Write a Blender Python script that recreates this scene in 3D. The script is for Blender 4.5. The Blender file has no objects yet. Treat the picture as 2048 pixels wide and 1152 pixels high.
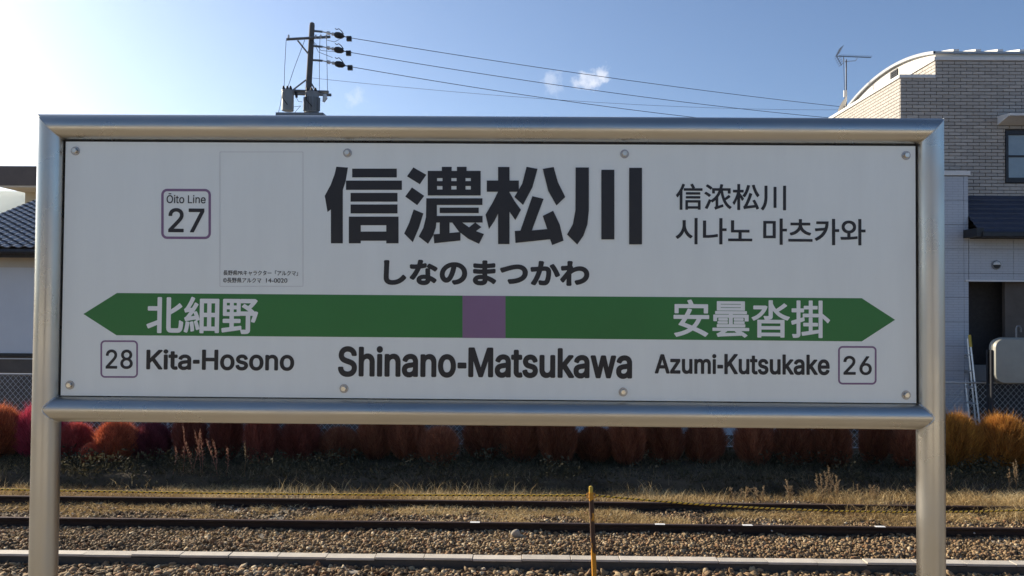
import bpy, bmesh, math, random, os
import numpy as np
from mathutils import Vector, Matrix
from mathutils.geometry import tessellate_polygon

random.seed(11); RNG = np.random.default_rng(11)
sc = bpy.context.scene
COL = sc.collection
R_ = math.radians

# ------------------------------------------------------------------ camera
CAM = np.array([0.072, -1.6668, 2.9165]); PITCH, YAW, ROLL, F = 0.0226, 0.0116, 0.0077, 1600.0
fw = np.array([-math.sin(YAW)*math.cos(PITCH), math.cos(YAW)*math.cos(PITCH), math.sin(PITCH)])
rt = np.array([math.cos(YAW), math.sin(YAW), 0.0]); up = np.cross(rt, fw)
RT = rt*math.cos(ROLL) + up*math.sin(ROLL); UP = -rt*math.sin(ROLL) + up*math.cos(ROLL)
cam = bpy.data.cameras.new('camera'); cam.sensor_width = 36; cam.lens = F/2048*36
cam.clip_start = 0.05; cam.clip_end = 30000
camo = bpy.data.objects.new('camera', cam); COL.objects.link(camo)
M = Matrix([list(RT)+[CAM[0]], list(UP)+[CAM[1]], list(-fw)+[CAM[2]], [0, 0, 0, 1]])
M = Matrix(((RT[0], UP[0], -fw[0], CAM[0]), (RT[1], UP[1], -fw[1], CAM[1]), (RT[2], UP[2], -fw[2], CAM[2]), (0, 0, 0, 1)))
camo.matrix_world = M
sc.camera = camo

def at(px, py, Y):
    """measured photo point -> place in the world on the vertical plane at depth Y"""
    d = RT*(px-1024)/F + UP*(576-py)/F + fw
    t = (Y-CAM[1])/d[1]
    return Vector(CAM + d*t)

# ------------------------------------------------------------------ world, sun, exposure
SUN_AZ, SUN_EL = 56.0, 22.0          # degrees left of the +Y axis, above the horizon
world = bpy.data.worlds.new('World'); sc.world = world; world.use_nodes = True
nt = world.node_tree; nt.nodes.clear()
wo = nt.nodes.new('ShaderNodeOutputWorld'); bg = nt.nodes.new('ShaderNodeBackground')
sky = nt.nodes.new('ShaderNodeTexSky'); sky.sky_type = 'NISHITA'; sky.sun_disc = False
sky.sun_elevation = R_(SUN_EL); sky.sun_rotation = R_(-SUN_AZ)
sky.altitude = 600; sky.air_density = 0.85; sky.dust_density = 1.6; sky.ozone_density = 4.6
bg.inputs['Strength'].default_value = 0.083
tc = nt.nodes.new('ShaderNodeTexCoord')
nz = nt.nodes.new('ShaderNodeTexNoise'); nz.inputs['Scale'].default_value = 90; nz.inputs['Detail'].default_value = 6; nz.inputs['Roughness'].default_value = 0.6
nt.links.new(tc.outputs['Generated'], nz.inputs['Vector'])
def wmath(op, a, b=None, clamp=False):
    n = nt.nodes.new('ShaderNodeMath'); n.operation = op; n.use_clamp = clamp
    for i, v in enumerate((a, b)):
        if v is None: continue
        if isinstance(v, (int, float)): n.inputs[i].default_value = v
        else: nt.links.new(v, n.inputs[i])
    return n.outputs[0]
mask = None
for px, py, rad, op in ((1202, 152, 0.013, 0.75), (1186, 158, 0.014, 0.8), (1168, 164, 0.014, 0.7), (1152, 166, 0.010, 0.5), (1104, 160, 0.014, 0.36), (1108, 175, 0.012, 0.28), (703, 199, 0.010, 0.25), (715, 192, 0.010, 0.25)):   # the three fair-weather puffs
    d = (at(px, py, 1000.0) - Vector(CAM)).normalized()
    vm = nt.nodes.new('ShaderNodeVectorMath'); vm.operation = 'DISTANCE'
    nt.links.new(tc.outputs['Generated'], vm.inputs[0]); vm.inputs[1].default_value = d
    e = wmath('SUBTRACT', 1.0, wmath('DIVIDE', vm.outputs['Value'], rad))
    e = wmath('ADD', e, wmath('MULTIPLY', wmath('SUBTRACT', nz.outputs['Fac'], 0.52), 2.6))
    e = wmath('MULTIPLY', wmath('MULTIPLY', e, 1.3, True), op*0.8)
    mask = e if mask is None else wmath('MAXIMUM', mask, e)
mx = nt.nodes.new('ShaderNodeMix'); mx.data_type = 'RGBA'
nt.links.new(mask, mx.inputs['Factor']); nt.links.new(sky.outputs['Color'], mx.inputs['A'])
mx.inputs['B'].default_value = (7.2, 7.2, 7.6, 1)
nt.links.new(mx.outputs['Result'], bg.inputs['Color']); nt.links.new(bg.outputs['Background'], wo.inputs['Surface'])

sl = bpy.data.lights.new('sun', 'SUN'); sl.energy = 5.0; sl.angle = R_(0.53); sl.color = (1.0, 0.87, 0.68)
so = bpy.data.objects.new('sun', sl); COL.objects.link(so)
a, e = R_(SUN_AZ), R_(SUN_EL)
SUND = Vector((-math.sin(a)*math.cos(e), math.cos(a)*math.cos(e), math.sin(e)))
so.rotation_euler = SUND.to_track_quat('Z', 'Y').to_euler(); so.location = (-30, 20, 20)

vs = sc.view_settings
vs.view_transform = 'Standard'; vs.look = 'None'; vs.exposure = 0.95; vs.gamma = 1.0; vs.use_curve_mapping = False
sc.render.engine = 'CYCLES'
sc.cycles.max_bounces = 6; sc.cycles.use_denoising = True

# ------------------------------------------------------------------ materials
def new_mat(name):
    m = bpy.data.materials.new(name); m.use_nodes = True
    return m, m.node_tree, m.node_tree.nodes['Principled BSDF']
def mat(name, col, rough=0.6, metal=0.0, var=0.15, scale=6.0, bump=0.0, bscale=None, spec=0.5, col2=None, stretch=None):
    """procedural paint / stone / metal: base colour broken up by two noises, fine relief by bump"""
    m, t, p = new_mat(name)
    N, L = t.nodes, t.links
    tc = N.new('ShaderNodeTexCoord'); src = tc.outputs['Object']
    if stretch:
        mp = N.new('ShaderNodeMapping'); mp.inputs['Scale'].default_value = stretch
        L.new(src, mp.inputs['Vector']); src = mp.outputs['Vector']
    n1 = N.new('ShaderNodeTexNoise'); n1.inputs['Scale'].default_value = scale; n1.inputs['Detail'].default_value = 7; n1.inputs['Roughness'].default_value = 0.65
    L.new(src, n1.inputs['Vector'])
    cr = N.new('ShaderNodeValToRGB')
    c = np.array(col); c2 = np.array(col2) if col2 is not None else c*(1+var)
    c1 = c*(1-var)
    cr.color_ramp.elements[0].position = 0.3; cr.color_ramp.elements[0].color = (*c1, 1)
    cr.color_ramp.elements[1].position = 0.72; cr.color_ramp.elements[1].color = (*np.clip(c2, 0, 1), 1)
    L.new(n1.outputs['Fac'], cr.inputs['Fac']); L.new(cr.outputs['Color'], p.inputs['Base Color'])
    p.inputs['Roughness'].default_value = rough; p.inputs['Metallic'].default_value = metal
    p.inputs['Specular IOR Level'].default_value = spec
    if bump:
        n2 = N.new('ShaderNodeTexNoise'); n2.inputs['Scale'].default_value = bscale or scale*6; n2.inputs['Detail'].default_value = 4
        L.new(src, n2.inputs['Vector'])
        b = N.new('ShaderNodeBump'); b.inputs['Strength'].default_value = bump; b.inputs['Distance'].default_value = 0.01
        L.new(n2.outputs['Fac'], b.inputs['Height']); L.new(b.outputs['Normal'], p.inputs['Normal'])
    return m
def ramp_mat(name, stops, rough=0.8, attr='tint', transl=0.0, objcol=False):
    """colour picked piece by piece from a ramp through a per-piece number"""
    m, t, p = new_mat(name); N, L = t.nodes, t.links
    a = N.new('ShaderNodeAttribute'); a.attribute_name = attr
    cr = N.new('ShaderNodeValToRGB'); el = cr.color_ramp.elements
    while len(el) < len(stops): el.new(0.5)
    for q, (pos, c) in zip(el, stops): q.position = pos; q.color = (*c, 1)
    L.new(a.outputs['Fac'], cr.inputs['Fac'])
    out = cr.outputs['Color']
    if objcol:
        oi = N.new('ShaderNodeObjectInfo'); mm = N.new('ShaderNodeMix'); mm.data_type = 'RGBA'; mm.blend_type = 'MULTIPLY'; mm.inputs['Factor'].default_value = 1
        L.new(out, mm.inputs['A']); L.new(oi.outputs['Color'], mm.inputs['B']); out = mm.outputs['Result']
    L.new(out, p.inputs['Base Color']); p.inputs['Roughness'].default_value = rough
    p.inputs['Specular IOR Level'].default_value = 0.3
    if transl:
        tr = N.new('ShaderNodeBsdfTranslucent'); L.new(out, tr.inputs['Color'])
        ms = N.new('ShaderNodeMixShader'); ms.inputs['Fac'].default_value = transl
        L.new(p.outputs['BSDF'], ms.inputs[1]); L.new(tr.outputs['BSDF'], ms.inputs[2])
        L.new(ms.outputs['Shader'], N['Material Output'].inputs['Surface'])
    return m

MT = {}
MT['steel'] = mat('satin_stainless_steel', (0.50, 0.478, 0.435), 0.30, 1.0, 0.06, 3.0)
def smudge(m, a, b, scale, stretch):
    t = m.node_tree; N, L = t.nodes, t.links; p = N['Principled BSDF']
    tc = N.new('ShaderNodeTexCoord'); mp = N.new('ShaderNodeMapping'); mp.inputs['Scale'].default_value = stretch
    n = N.new('ShaderNodeTexNoise'); n.inputs['Scale'].default_value = scale; n.inputs['Detail'].default_value = 5
    mr = N.new('ShaderNodeMapRange'); mr.inputs['From Min'].default_value = 0.35; mr.inputs['From Max'].default_value = 0.68; mr.inputs['To Min'].default_value = a; mr.inputs['To Max'].default_value = b
    L.new(tc.outputs['Object'], mp.inputs['Vector']); L.new(mp.outputs['Vector'], n.inputs['Vector']); L.new(n.outputs['Fac'], mr.inputs['Value']); L.new(mr.outputs['Result'], p.inputs['Roughness'])
smudge(MT['steel'], 0.25, 0.40, 7, (1, 1, 1))
MT['panel'] = mat('white_enamel_panel', (0.745, 0.79, 0.78), 0.28, 0, 0.03, 5, 0.03, 300, stretch=(3.5, 1, 0.5))
MT['ink'] = mat('black_vinyl', (0.010, 0.010, 0.014), 0.45, 0, 0.25, 9)
MT['green'] = mat('green_vinyl', (0.017, 0.165, 0.033), 0.40, 0, 0.10, 3)
MT['mauve'] = mat('mauve_vinyl', (0.20, 0.115, 0.225), 0.36, 0, 0.08, 3)
MT['whitevinyl'] = mat('white_vinyl', (0.78, 0.80, 0.80), 0.36, 0, 0.02, 3)
MT['hair'] = mat('faint_grey_line', (0.52, 0.53, 0.55), 0.4, 0, 0.05, 3)
MT['gap'] = mat('dark_gap', (0.02, 0.02, 0.022), 0.7)
MT['bolt'] = mat('zinc_bolt', (0.66, 0.62, 0.54), 0.32, 1.0, 0.12, 60)
MT['washer'] = mat('dull_washer', (0.42, 0.41, 0.40), 0.45, 1.0, 0.15, 60)
MT['weld'] = mat('weld_bead', (0.60, 0.59, 0.56), 0.38, 1.0, 0.25, 90, 0.4, 150)
MT['dirt'] = mat('dry_earth', (0.22, 0.18, 0.125), 0.95, 0, 0.35, 1.6, 0.5, 30, spec=0.2)
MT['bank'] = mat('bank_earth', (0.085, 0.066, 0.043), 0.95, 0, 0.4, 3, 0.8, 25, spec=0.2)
MT['ballastbed'] = mat('ballast_fines', (0.13, 0.095, 0.060), 0.95, 0, 0.45, 14, 0.9, 60, spec=0.2)
MT['paving'] = mat('platform_paving', (0.31, 0.265, 0.195), 0.9, 0, 0.2, 2.0, 0.3, 60, spec=0.3)
MT['rail'] = mat('rusty_rail', (0.034, 0.020, 0.014), 0.68, 0.35, 0.4, 9, 0.3, 60)
MT['railtop'] = mat('worn_rail_head', (0.13, 0.085, 0.065), 0.42, 0.6, 0.35, 12, stretch=(0.15, 1, 1))
MT['whitemark'] = mat('white_rail_mark', (0.80, 0.80, 0.78), 0.6, 0, 0.06, 30)
MT['sleeper'] = mat('weathered_timber', (0.20, 0.175, 0.14), 0.9, 0, 0.35, 9, 0.6, 40, stretch=(6, 1, 1))
MT['lid'] = mat('pale_concrete_lid', (0.56, 0.51, 0.43), 0.85, 0, 0.14, 7, 0.3, 60)
MT['trough'] = mat('stained_concrete', (0.085, 0.074, 0.06), 0.9, 0, 0.25, 9, 0.4, 60)
MT['brick'] = mat('beige_brick_tile', (0.42, 0.39, 0.355), 0.7, 0, 0.10, 1.7, 0.25, 80)
MT['mortar'] = mat('dark_mortar', (0.055, 0.05, 0.048), 0.9, 0, 0.2, 20)
MT['coping'] = mat('pale_coping', (0.70, 0.69, 0.67), 0.5, 0, 0.06, 4)
MT['render'] = mat('cream_render', (0.70, 0.675, 0.62), 0.8, 0, 0.06, 2, 0.1, 80)
MT['metalroof'] = mat('grey_metal_roof', (0.33, 0.35, 0.37), 0.45, 0.2, 0.1, 3)
MT['rib'] = mat('pale_roof_batten', (0.74, 0.73, 0.70), 0.5, 0, 0.06, 5)
MT['darkmetal'] = mat('dark_bronze_aluminium', (0.022, 0.024, 0.030), 0.45, 0.3, 0.2, 8)
MT['frosted'] = mat('frosted_glass', (0.22, 0.27, 0.30), 0.12, 0, 0.12, 3, spec=0.8)
MT['bluetile'] = mat('dark_blue_slate', (0.040, 0.047, 0.075), 0.6, 0, 0.25, 7, 0.3, 40)
MT['dim'] = mat('dark_brown_and_recess_shade', (0.045, 0.040, 0.038), 0.8, 0, 0.3, 5)  # dark brown trim; in the doorway recess it paints the dimness in
MT['tank'] = mat('cream_tank_paint', (0.30, 0.30, 0.265), 0.5, 0.1, 0.10, 3, 0.1, 30)
MT['alu'] = mat('aluminium', (0.60, 0.61, 0.62), 0.38, 0.9, 0.1, 10)
MT['yellow'] = mat('yellow_plastic', (0.52, 0.36, 0.04), 0.5, 0, 0.1, 10)
MT['galv'] = mat('galvanised_wire', (0.50, 0.51, 0.50), 0.5, 0.5, 0.1, 20)
MT['rooftile'] = mat('glazed_grey_roof_tile', (0.062, 0.064, 0.075), 0.24, 0.0, 0.25, 2.5, 0.1, 40, spec=1.0)
MT['housewall'] = mat('white_house_siding', (0.66, 0.67, 0.68), 0.75, 0, 0.04, 1.5, 0.1, 60)
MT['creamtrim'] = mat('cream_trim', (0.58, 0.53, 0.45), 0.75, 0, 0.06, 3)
MT['browntrim'] = mat('brown_fascia', (0.105, 0.083, 0.075), 0.6, 0, 0.12, 3)
MT['base'] = mat('brown_base_wall', (0.12, 0.10, 0.085), 0.85, 0, 0.2, 3)
MT['ochre'] = mat('ochre_wall', (0.52, 0.45, 0.32), 0.8, 0, 0.06, 2)
MT['pole'] = mat('weathered_concrete_pole', (0.10, 0.098, 0.097), 0.85, 0, 0.2, 3, 0.3, 30)
MT['polemetal'] = mat('galvanised_bracket', (0.20, 0.21, 0.22), 0.5, 0.6, 0.15, 10)
MT['black'] = mat('insulation_and_shade_black', (0.014, 0.014, 0.016), 0.5, 0, 0.2, 10)
MT['porcelain'] = mat('white_porcelain', (0.6, 0.6, 0.6), 0.25, 0, 0.08, 20)
MT['trafo'] = mat('transformer_grey_paint', (0.24, 0.25, 0.26), 0.5, 0.1, 0.1, 4)
MT['rock'] = mat('pale_field_stone', (0.36, 0.31, 0.24), 0.85, 0, 0.2, 14, 0.5, 40)
MT['stem'] = mat('dry_stem', (0.20, 0.12, 0.06), 0.9)
MT['mount'] = mat('forested_mountain', (0.045, 0.065, 0.060), 0.95, 0, 0.4, 0.004, spec=0.1)

def tile_lines(m, h, w, depth=0.5):
    """fine tile coursing, too small to pick apart, as relief on a wall material"""
    t = m.node_tree; N, L = t.nodes, t.links; p = N['Principled BSDF']
    tc = N.new('ShaderNodeTexCoord'); mp = N.new('ShaderNodeMapping'); mp.inputs['Rotation'].default_value = (R_(90), 0, 0)
    L.new(tc.outputs['Object'], mp.inputs['Vector'])
    bt = N.new('ShaderNodeTexBrick'); bt.inputs['Scale'].default_value = 1; bt.inputs['Brick Width'].default_value = w; bt.inputs['Row Height'].default_value = h
    bt.inputs['Mortar Size'].default_value = 0.004; bt.inputs['Mortar Smooth'].default_value = 0.4
    L.new(mp.outputs['Vector'], bt.inputs['Vector'])
    b = N.new('ShaderNodeBump'); b.invert = True; b.inputs['Strength'].default_value = depth; b.inputs['Distance'].default_value = 0.008
    L.new(bt.outputs['Fac'], b.inputs['Height']); L.new(b.outputs['Normal'], p.inputs['Normal'])
    old = p.inputs['Base Color'].links[0].from_socket
    mm = N.new('ShaderNodeMix'); mm.data_type = 'RGBA'; mm.blend_type = 'MULTIPLY'
    ml = N.new('ShaderNodeMath'); ml.operation = 'MULTIPLY'; ml.inputs[1].default_value = 0.45
    L.new(bt.outputs['Fac'], ml.inputs[0]); L.new(ml.outputs[0], mm.inputs['Factor']); L.new(old, mm.inputs['A']); mm.inputs['B'].default_value = (0.35, 0.35, 0.36, 1)
    L.new(mm.outputs['Result'], p.inputs['Base Color'])
    return m
MT['smalltile'] = tile_lines(mat('pale_blue_grey_wall_tile', (0.47, 0.50, 0.55), 0.5, 0, 0.05, 2), 0.052, 0.22)

def per_piece(m, lo, hi):
    """each brick or tile is fired to a slightly different tone"""
    t = m.node_tree; N, L = t.nodes, t.links; p = N['Principled BSDF']; old = p.inputs['Base Color'].links[0].from_socket
    oi = N.new('ShaderNodeObjectInfo'); mr = N.new('ShaderNodeMapRange'); mr.inputs['To Min'].default_value = lo; mr.inputs['To Max'].default_value = hi
    L.new(oi.outputs['Random'], mr.inputs['Value'])
    vm = N.new('ShaderNodeVectorMath'); vm.operation = 'SCALE'; L.new(old, vm.inputs[0]); L.new(mr.outputs['Result'], vm.inputs['Scale'])
    L.new(vm.outputs['Vector'], p.inputs['Base Color'])
per_piece(MT['brick'], 0.84, 1.10); per_piece(MT['rooftile'], 0.75, 1.25); per_piece(MT['lid'], 0.88, 1.08); per_piece(MT['sleeper'], 0.7, 1.3)

def rust_paint():
    m, t, p = new_mat('chipped_yellow_paint'); N, L = t.nodes, t.links
    tc = N.new('ShaderNodeTexCoord'); mp = N.new('ShaderNodeMapping'); mp.inputs['Scale'].default_value = (14, 14, 5.0)
    L.new(tc.outputs['Object'], mp.inputs['Vector'])
    n = N.new('ShaderNodeTexNoise'); n.inputs['Scale'].default_value = 1.3; n.inputs['Detail'].default_value = 5; L.new(mp.outputs['Vector'], n.inputs['Vector'])
    sx = N.new('ShaderNodeSeparateXYZ'); L.new(tc.outputs['Object'], sx.inputs[0])
    # flaking is worst between 0.6 m and 1.2 m up, where the ropes rub
    zr = N.new('ShaderNodeValToRGB'); e = zr.color_ramp.elements
    e[0].position = 0.55; e[0].color = (0, 0, 0, 1); e[1].position = 0.6; e[1].color = (1, 1, 1, 1)
    q = e.new(0.93); q.color = (1, 1, 1, 1); q = e.new(0.96); q.color = (0.1, 0.1, 0.1, 1)
    dv = N.new('ShaderNodeMath'); dv.operation = 'DIVIDE'; dv.inputs[1].default_value = 1.3; L.new(sx.outputs['Z'], dv.inputs[0]); L.new(dv.outputs[0], zr.inputs['Fac'])
    ad = N.new('ShaderNodeMath'); ad.operation = 'MULTIPLY'; ad.inputs[1].default_value = 0.33; L.new(zr.outputs['Color'], ad.inputs[0])
    a2 = N.new('ShaderNodeMath'); a2.operation = 'ADD'; L.new(n.outputs['Fac'], a2.inputs[0]); L.new(ad.outputs[0], a2.inputs[1])
    th = N.new('ShaderNodeValToRGB'); th.color_ramp.elements[0].position = 0.76; th.color_ramp.elements[1].position = 0.80
    L.new(a2.outputs[0], th.inputs['Fac'])
    mm = N.new('ShaderNodeMix'); mm.data_type = 'RGBA'; L.new(th.outputs['Color'], mm.inputs['Factor'])
    mm.inputs['A'].default_value = (0.60, 0.27, 0.018, 1); mm.inputs['B'].default_value = (0.055, 0.024, 0.013, 1)
    L.new(mm.outputs['Result'], p.inputs['Base Color']); p.inputs['Roughness'].default_value = 0.6
    b = N.new('ShaderNodeBump'); b.invert = True; b.inputs['Strength'].default_value = 0.4; b.inputs['Distance'].default_value = 0.003
    L.new(th.outputs['Color'], b.inputs['Height']); L.new(b.outputs['Normal'], p.inputs['Normal'])
    return m
MT['rustyellow'] = rust_paint()
def rope_mat():
    m, t, p = new_mat('yellow_black_rope'); N, L = t.nodes, t.links
    a = N.new('ShaderNodeAttribute'); a.attribute_name = 'twist'
    s = N.new('ShaderNodeMath'); s.operation = 'FRACT'; L.new(a.outputs['Fac'], s.inputs[0])
    cr = N.new('ShaderNodeValToRGB'); cr.color_ramp.interpolation = 'CONSTANT'; e = cr.color_ramp.elements
    e[0].position = 0; e[0].color = (0.72, 0.46, 0.05, 1); e[1].position = 0.62; e[1].color = (0.03, 0.024, 0.02, 1)
    L.new(s.outputs[0], cr.inputs['Fac']); L.new(cr.outputs['Color'], p.inputs['Base Color']); p.inputs['Roughness'].default_value = 0.8
    return m
MT['rope'] = rope_mat()
MT['stones'] = ramp_mat('ballast_stones', [(0, (0.058, 0.040, 0.025)), (0.25, (0.155, 0.106, 0.058)), (0.5, (0.285, 0.198, 0.105)), (0.64, (0.22, 0.115, 0.056)), (0.84, (0.37, 0.28, 0.16)), (1, (0.55, 0.455, 0.31))], 0.85)
MT['straw'] = ramp_mat('dry_straw_grass', [(0, (0.17, 0.105, 0.05)), (0.4, (0.40, 0.28, 0.125)), (0.75, (0.58, 0.44, 0.22)), (1, (0.74, 0.62, 0.38))], 0.8, transl=0.3)
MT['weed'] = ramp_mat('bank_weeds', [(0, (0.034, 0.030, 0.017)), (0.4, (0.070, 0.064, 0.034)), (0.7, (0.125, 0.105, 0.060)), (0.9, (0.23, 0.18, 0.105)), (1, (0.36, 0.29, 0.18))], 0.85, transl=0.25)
MT['kochia'] = ramp_mat('kochia_foliage', [(0, (0.45, 0.38, 0.38)), (0.5, (0.95, 0.95, 0.95)), (1, (1.45, 1.7, 1.6))], 0.8, transl=0.35, objcol=True)
MT['seed'] = ramp_mat('dry_seed_heads', [(0, (0.26, 0.17, 0.09)), (1, (0.52, 0.42, 0.27))], 0.85, transl=0.3)
MT['redstalk'] = ramp_mat('reddish_dry_stalks', [(0, (0.36, 0.17, 0.12)), (1, (0.56, 0.33, 0.22))], 0.85, transl=0.3)
MT['leafgreen'] = ramp_mat('fresh_green_leaves', [(0, (0.10, 0.16, 0.02)), (1, (0.22, 0.30, 0.05))], 0.6, transl=0.35)

# ------------------------------------------------------------------ builders
def tag(o, label=None, cat=None, group=None, kind=None):
    if label: o['label'] = label
    if cat: o['category'] = cat
    if group: o['group'] = group
    if kind: o['kind'] = kind
    return o
def empty(name, loc, label, cat, group=None):
    o = bpy.data.objects.new(name, None); COL.objects.link(o); o.location = loc; o.empty_display_size = 0.2
    return tag(o, label, cat, group)
def link(name, me, parent=None, loc=(0, 0, 0)):
    o = bpy.data.objects.new(name, me); COL.objects.link(o); o.location = loc
    if parent is not None: o.parent = parent
    return o

class MB:
    def __init__(s, org=(0, 0, 0)): s.v = []; s.f = []; s.o = Vector(org)
    def add(s, vs, fs):
        b = len(s.v); s.v += [tuple(Vector(v) - s.o) for v in vs]; s.f += [tuple(b+i for i in f) for f in fs]; return s
    def box(s, x0, x1, y0, y1, z0, z1):
        v = [(x0, y0, z0), (x1, y0, z0), (x1, y1, z0), (x0, y1, z0), (x0, y0, z1), (x1, y0, z1), (x1, y1, z1), (x0, y1, z1)]
        return s.add(v, [(3, 2, 1, 0), (4, 5, 6, 7), (0, 1, 5, 4), (1, 2, 6, 5), (2, 3, 7, 6), (3, 0, 4, 7)])
    def tube(s, pts, rad, n=8, caps=True):
        pts = [Vector(p) for p in pts]; k = len(pts)
        rads = rad if hasattr(rad, '__len__') else [rad]*k
        b = len(s.v); ref = None; rings = []
        for i, p in enumerate(pts):
            t = (pts[min(i+1, k-1)] - pts[max(i-1, 0)]).normalized()
            if ref is None: ref = Vector((0, 0, 1)) if abs(t.z) < 0.9 else Vector((1, 0, 0))
            x = (ref - t*ref.dot(t)).normalized(); y = t.cross(x); ref = x
            rings.append([p + (x*math.cos(2*math.pi*j/n) + y*math.sin(2*math.pi*j/n))*rads[i] for j in range(n)])
        vs = [v for r in rings for v in r]; fs = []
        for i in range(k-1):
            for j in range(n):
                fs.append((i*n+j, i*n+(j+1) % n, (i+1)*n+(j+1) % n, (i+1)*n+j))
        if caps: fs.append(tuple(range(n-1, -1, -1))); fs.append(tuple((k-1)*n+j for j in range(n)))
        return s.add(vs, fs)
    def lathe(s, c, prof, n=20, axis='z'):
        c = Vector(c); vs = []; k = len(prof)
        for r, h in prof:
            for j in range(n):
                a = 2*math.pi*j/n; q = (r*math.cos(a), r*math.sin(a), h)
                if axis == 'y': q = (q[0], -q[2], q[1])
                vs.append(c + Vector(q))
        fs = [(i*n+j, i*n+(j+1) % n, (i+1)*n+(j+1) % n, (i+1)*n+j) for i in range(k-1) for j in range(n)]
        fs.append(tuple(range(n-1, -1, -1))); fs.append(tuple((k-1)*n+j for j in range(n)))
        return s.add(vs, fs)
    def prism(s, poly, f0, f1):
        """closed outline (list of 2-vectors); f0, f1 map a 2-vector to the two end planes"""
        n = len(poly); vs = [f0(p) for p in poly] + [f1(p) for p in poly]
        tris = tessellate_polygon([[Vector((p[0], p[1], 0)) for p in poly]])
        fs = [tuple(t) for t in tris] + [tuple(n+i for i in reversed(t)) for t in tris]
        fs += [(i, (i+1) % n, n+(i+1) % n, n+i) for i in range(n)]
        return s.add(vs, fs)
    def build(s, name, m, parent=None, smooth=False, bevel=0.0, loc=None, angle=40):
        me = bpy.data.meshes.new(name); me.from_pydata(s.v, [], s.f)
        bm = bmesh.new(); bm.from_mesh(me); bmesh.ops.recalc_face_normals(bm, faces=bm.faces)
        if bevel:
            es = [e for e in bm.edges if len(e.link_faces) == 2 and e.calc_face_angle(0) > 0.6]
            bmesh.ops.bevel(bm, geom=es, offset=bevel, segments=2, profile=0.5, affect='EDGES')
        bm.to_mesh(me); bm.free()
        me.materials.append(MT[m] if isinstance(m, str) else m)
        if smooth:
            me.polygons.foreach_set('use_smooth', [True]*len(me.polygons)); me.set_sharp_from_angle(angle=R_(angle))
        return link(name, me, parent, loc if loc is not None else (s.o if parent is None else (0, 0, 0)))

def fast_mesh(name, V, T, m, tint=None, smooth=False):
    me = bpy.data.meshes.new(name); V = np.asarray(V, np.float32); T = np.asarray(T, np.int32)
    me.vertices.add(len(V)); me.vertices.foreach_set('co', V.ravel())
    k = T.shape[1]
    me.loops.add(T.size); me.loops.foreach_set('vertex_index', T.ravel())
    me.polygons.add(len(T)); me.polygons.foreach_set('loop_start', np.arange(0, T.size, k, dtype=np.int32))
    if tint is not None:
        at_ = me.attributes.new('tint', 'FLOAT', 'POINT'); at_.data.foreach_set('value', np.asarray(tint, np.float32))
    me.materials.append(MT[m]); me.update(calc_edges=True); me.validate()
    if smooth: me.polygons.foreach_set('use_smooth', [True]*len(me.polygons))
    return me
def blades(P, L, Wd, lean, bend=0.5, up_=None):
    """grass blades: P base points (n,3), lengths L, widths Wd, lean sideways spread -> verts, tris, blade index"""
    n = len(P); az = RNG.uniform(0, 2*np.pi, n); D = np.stack([np.cos(az), np.sin(az), np.zeros(n)], -1)
    U = np.array([0, 0, 1.0]) if up_ is None else up_
    le = (lean*RNG.uniform(0.2, 1.3, n))[:, None]
    d1 = D*le + U; d1 /= np.linalg.norm(d1, axis=1, keepdims=True)
    d2 = D*(le+bend*RNG.uniform(0.3, 1.6, n)[:, None]) + U*0.75; d2 /= np.linalg.norm(d2, axis=1, keepdims=True)
    s = np.cross(d1, RNG.normal(size=(n, 3))); s /= np.linalg.norm(s, axis=1, keepdims=True); s *= (Wd/2)[:, None]
    m = P + d1*(L*0.55)[:, None]; t = m + d2*(L*0.5)[:, None]
    V = np.stack([P-s, P+s, m-s*0.8, m+s*0.8, t], 1).reshape(-1, 3)
    b = (np.arange(n)*5)[:, None]
    T = np.concatenate([b+np.array([0, 1, 3]), b+np.array([0, 3, 2]), b+np.array([2, 3, 4])])
    return V, T
def hash2(x, y, s=1.0, seed=0):
    """smooth value noise 0..1 for patchy planting"""
    g = np.random.default_rng(seed).random((64, 64)); x = np.asarray(x)*s; y = np.asarray(y)*s
    i = np.floor(x).astype(int); j = np.floor(y).astype(int); u = x-i; v = y-j; u = u*u*(3-2*u); v = v*v*(3-2*v)
    G = lambda a, b: g[a % 64, b % 64]
    return (G(i, j)*(1-u)+G(i+1, j)*u)*(1-v)+(G(i, j+1)*(1-u)+G(i+1, j+1)*u)*v

# ------------------------------------------------------------------ the setting
def sheet(name, x0, x1, y0, y1, nx, ny, zf, m):
    xs = np.linspace(x0, x1, nx); ys = np.linspace(y0, y1, ny); X, Y = np.meshgrid(xs, ys)
    Z = zf(X, Y); V = np.stack([X, Y, Z], -1).reshape(-1, 3)
    i = (np.arange(ny-1)[:, None]*nx + np.arange(nx-1)[None]).ravel()
    T = np.stack([i, i+1, i+1+nx, i+nx], -1)
    me = fast_mesh(name, V, T, m, smooth=True)
    return tag(link(name, me), kind='structure')
sheet('ground', -9000, 9000, -3000, 9000, 40, 40, lambda X, Y: X*0-0.06, 'dirt')
def bedz(X, Y):
    k = np.clip((Y-7.55)/0.35, 0, 1)*np.clip((10.75-Y)/0.5, 0, 1)
    return -0.02+0.055*k+0.03*(hash2(X, Y, 1.7, 3)-0.5)+0.02*(hash2(X, Y, 6, 4)-0.5)
sheet('ballast_bed', -30, 30, 1.2, 11.15, 400, 110, bedz, 'ballastbed')
def bankz(X, Y):
    step = np.clip((Y-11.02)/0.16, 0, 1)
    return -0.03 + 0.17*step*step*(3-2*step) + 0.05*(hash2(X, Y, 1.3, 5)-0.5)*step + 0.03*(hash2(X, Y, 5, 6)-0.5)*step
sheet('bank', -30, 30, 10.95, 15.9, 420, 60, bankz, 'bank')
pf = MB().box(-40, 40, -8, 1.3, -0.2, 1.30).build('platform', 'paving'); tag(pf, kind='structure')

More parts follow.
